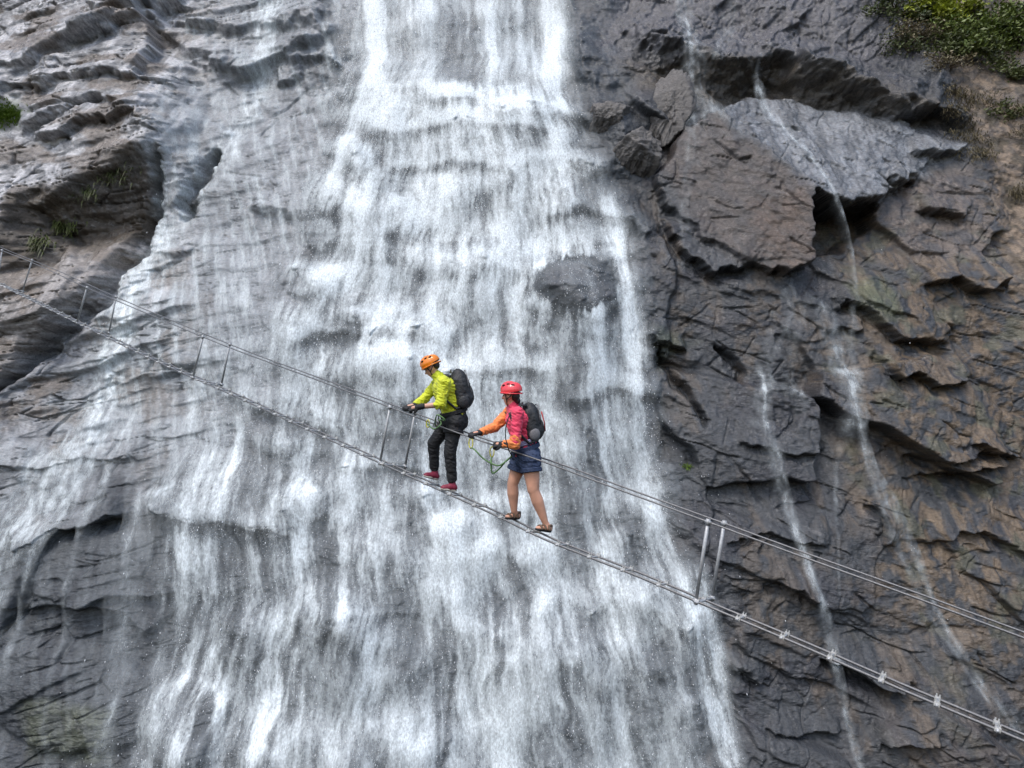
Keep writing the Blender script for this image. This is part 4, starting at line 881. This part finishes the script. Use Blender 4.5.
# ------------------------------------------------------------------ plants and loose rocks
def rock_at(px, py):
    """point of the cliff surface whose lattice place is (px, py)"""
    return Vector(pos[int(round(py-Y0)), int(round(px-X0))].tolist())
def leaf_mat(name, c, v=.35):
    m = mat(name, c, .5, 0, v, 3); b = m.node_tree.nodes['Principled BSDF']; return m
M_LD = leaf_mat('leaf_dark', (.075, .095, .028), .5); M_LM = leaf_mat('leaf_mid', (.12, .16, .03), .6); M_LL = leaf_mat('leaf_lime', (.27, .31, .025), .4); M_DRY = leaf_mat('grass_dry', (.15, .125, .065)); M_TW = mat('twig', (.12, .09, .065), .8, 0, .3, 20); M_FERN = leaf_mat('fern_green', (.085, .105, .028), .4); M_MOSS = leaf_mat('moss_green', (.10, .17, .012))
def leaf_shrub(name, label, px, py, rx, rz, ry, nst, nlf, lf, ml, seed, group=None, droop=.3):
    g = random.Random(seed); base = rock_at(px, py)+Vector((0, .1, 0)); root = empty(name, base); tag(root, label, 'shrub' if name == 'shrub' else 'plant', group)
    tips = []
    bmT = bmesh.new()
    for i in range(nst):
        e = base+Vector((g.uniform(-rx, rx), -abs(g.gauss(.5, .3))*ry, g.uniform(-.35, 1)*rz)); mdp = base.lerp(e, .5)+Vector((g.uniform(-.1, .1), -.15*ry, .12*rz)); pts = spline([base, mdp, e], 4)
        tube(bmT, pts, [.022*(1-.8*k/(len(pts)-1)) for k in range(len(pts))], 5); tips += [pts[-1], pts[-2], pts[-3], mdp]
    me = bpy.data.meshes.new('stems'); bmT.to_mesh(me); bmT.free(); link('stems', me, M_TW, root)
    vs = []; fs = []
    for i in range(nlf):
        c = g.choice(tips)+Vector((g.gauss(0, .13)*rx, g.gauss(0, .12)*ry, g.gauss(0, .12)*rz)); l = lf*g.uniform(.6, 1.3)
        d = Vector((g.uniform(-1, 1), g.uniform(-1, .2), g.uniform(-.9+.3*(1-droop), .7))).normalized(); s = d.cross(Vector((g.uniform(-1, 1), g.uniform(-1, 1), g.uniform(-1, 1)))).normalized(); n_ = d.cross(s)
        k = len(vs); vs += [c, c+d*l*.45+s*l*.24+n_*l*.05, c+d*l, c+d*l*.45-s*l*.24+n_*l*.05]; fs.append((k, k+1, k+2, k+3))
    me = bpy.data.meshes.new('foliage'); me.from_pydata(vs, [], fs); link('foliage', me, ml, root)
    return root
def tuft(name, label, px, py, r, hgt, n, ml, seed, group=None, cat='grass tuft', wd=.012, hang=.5):
    g = random.Random(seed); base = rock_at(px, py); vs = []; fs = []
    for i in range(n):
        b0 = Vector((g.gauss(0, r*.5), -.02+g.uniform(-.05, .05), g.gauss(0, r*.35))); l = hgt*g.uniform(.5, 1.2); a = g.uniform(0, 6.28); out = Vector((math.cos(a)*.7, -abs(math.sin(a))*.8-.1, 0)); pr = None
        for k in range(5):
            t = k/4; p = b0+out*l*.55*t*(1+.4*t)+Vector((0, 0, l*(t*1.0-hang*1.5*t*t))); s = Vector((-out.y, out.x, 0)).normalized()*wd*(1-t*.92)
            q = (len(vs), len(vs)+1); vs += [p-s, p+s]
            if pr: fs.append((pr[0], pr[1], q[1], q[0]))
            pr = q
    me = bpy.data.meshes.new(name); me.from_pydata(vs, [], fs); o = link(name, me, ml); o.location = base
    return tag(o, label, cat, group)
SG = 'shrubs on the earth slope above the cliff'
for k_, (lb, x_, y_, rx_, rz_, ry_, ns_, nl_, lf_, ml_) in enumerate((
    ('dark broad-leaved shrub, the largest on the upper slope', 988, 48, 2.0, 1.6, 1.0, 34, 4200, .17, M_LM),
    ('bright lime-green shrub left of the dark shrub at the top', 928, 22, 1.0, .9, .7, 20, 1500, .19, M_LL),
    ('small yellow-green shrub between the lime one and the dark one', 962, 20, .7, .6, .6, 14, 700, .17, M_LL),
    ('olive shrub hanging over the bare earth path below the lime shrubs', 958, 60, 1.2, .8, .6, 20, 1600, .14, M_FERN),
    ('low dull green shrub at the top end of the rock ledge', 893, 20, 1.2, 1.1, .5, 22, 1600, .14, M_LD),
    ('dark twiggy shrub beside the top of the dry earth bank', 905, 56, 1.0, .8, .5, 20, 900, .11, M_LD),
    ('olive shrub reaching up out of frame above the dark shrub', 962, -14, 2.0, 1.1, .6, 26, 2400, .15, M_LD),
    ('yellowing shrub at the lower end of the green slope', 1010, 78, .9, .7, .5, 16, 900, .13, M_FERN),
    ('brown half-dry shrub between the ledge and the lime shrub', 915, 44, 1.1, .7, .6, 30, 1100, .11, M_DRY),
    ('half-bare brown shrub under the middle of the green slope', 940, 74, 1.0, .5, .4, 24, 600, .10, M_DRY),
    ('loose olive shrub on the earth bank, the lowest of the slope', 1008, 118, .8, .6, .4, 16, 500, .12, M_FERN),
    ('dark shrub at the right picture edge beside the broad-leaved one', 1030, 30, 1.0, 1.2, .6, 18, 1500, .15, M_LD))):
    leaf_shrub('shrub', lb, x_, y_, rx_, rz_, ry_, ns_, nl_, lf_, ml_, 1+k_, SG)
gr = random.Random(50); vs = []; fs = []
for k in range(46):
    x, y = gr.uniform(900, 1035), gr.uniform(88, 235)
    if y < 90+(1000-x)*.10 or x < 925+(y-90)*.55: continue
    b1 = rock_at(x, y)
    for i in range(110):
        b0 = b1+Vector((gr.gauss(0, .25), -.02+gr.uniform(-.05, .05), gr.gauss(0, .18))); l = .42*gr.uniform(.4, 1.2); a = gr.uniform(0, 6.28); out = Vector((math.cos(a)*.7, -abs(math.sin(a))*.8-.1, 0)); pr = None
        for q_ in range(5):
            t = q_/4; p = b0+out*l*.55*t*(1+.4*t)+Vector((0, 0, l*(t-1.35*t*t))); sd_ = Vector((-out.y, out.x, 0)).normalized()*.012*(1-t*.92)
            q = (len(vs), len(vs)+1); vs += [p-sd_, p+sd_]
            if pr: fs.append((pr[0], pr[1], q[1], q[0]))
            pr = q
me = bpy.data.meshes.new('dry_grass'); me.from_pydata(vs, [], fs)
tag(link('dry_grass', me, M_DRY), 'dry grass scattered over the brown earth bank', 'grass', None, 'stuff')
FG = 'green plants in the left overhang'
tuft('fern', 'yellow-green fern hanging in the dark overhang, the largest there', 60, 226, .5, .4, 140, M_FERN, 80, FG, 'fern', .03, 1.1)
tuft('fern', 'small olive fern low in the dark overhang', 46, 246, .4, .42, 90, M_LD, 81, FG, 'fern', .025, 1.1)
tuft('fern', 'dark fern hanging under the right end of the overhang', 128, 182, .6, .32, 90, M_LD, 82, FG, 'fern', .022, 1.2)
tuft('fern', 'dark fern under the middle of the overhang', 98, 198, .4, .35, 80, M_LD, 83, FG, 'fern', .02, 1.2)
tuft('moss_clump', 'bright green mossy tuft on the pale rock at the far left', 28, 127, .5, .24, 700, M_MOSS, 84, None, 'moss', .022, .7)
tuft('moss_clump', 'green tuft in the dark cleft at the top left', 122, 14, .5, .25, 200, M_LD, 85, None, 'moss', .022, .8)
tuft('moss_clump', 'small bright green tuft on the dark rock right of the fall', 688, 467, .12, .14, 60, M_MOSS, 86, None, 'moss', .015, .8)
def boulder(label, px, py, sx, sy, sz, seed, rot=0, out=.0):
    bm = bmesh.new(); bmesh.ops.create_icosphere(bm, subdivisions=6, radius=1); co = np.array([v.co[:] for v in bm.verts]); g = np.random.default_rng(seed)
    n_ = co/np.linalg.norm(co, axis=1, keepdims=True); pl = g.normal(size=(13, 3)); pl /= np.linalg.norm(pl, axis=1, keepdims=True); dd = g.uniform(.55, .95, 13)
    q = n_@pl.T; rr = np.min(np.where(q > .05, dd/np.maximum(q, .05), 9), axis=1).clip(.3, 1.15)
    rr = rr+.10*fbm(n_[:, 0]*2.6+seed+n_[:, 1], n_[:, 2]*3.1+n_[:, 1]*1.7, 6, seed, .6)-.05*np.abs(fbm(n_[:, 0]*5+seed, n_[:, 1]*4+n_[:, 2]*9, 4, seed+3)); co = n_*rr[:, None]*np.array([sx, sy, sz]); c, s = math.cos(rot), math.sin(rot)
    co = np.stack([co[:, 0]*c-co[:, 2]*s, co[:, 1], co[:, 0]*s+co[:, 2]*c], 1)
    for v, p in zip(bm.verts, co): v.co = p
    me = bpy.data.meshes.new('boulder'); bm.to_mesh(me); bm.free(); o = link('boulder', me, M_BLD); o.location = rock_at(px, py)+Vector((0, .12-out, 0))
    me.polygons.foreach_set('use_smooth', np.ones(len(me.polygons), bool)); return tag(o, label, 'boulder', 'boulders wedged beside the fall')
M_BLD = rock_material('boulder_rock', False, (.125, .118, .112))
boulder('grey-brown block wedged right of the fall, the lowest of the cluster', 636, 154, .95, .7, .95, 3, .2)
boulder('tall pale block leaning between the fall and the big wedge', 668, 118, .75, .7, 1.5, 5, -.2)
boulder('small dark block at the edge of the white water', 607, 122, .7, .5, .7, 8, .5)
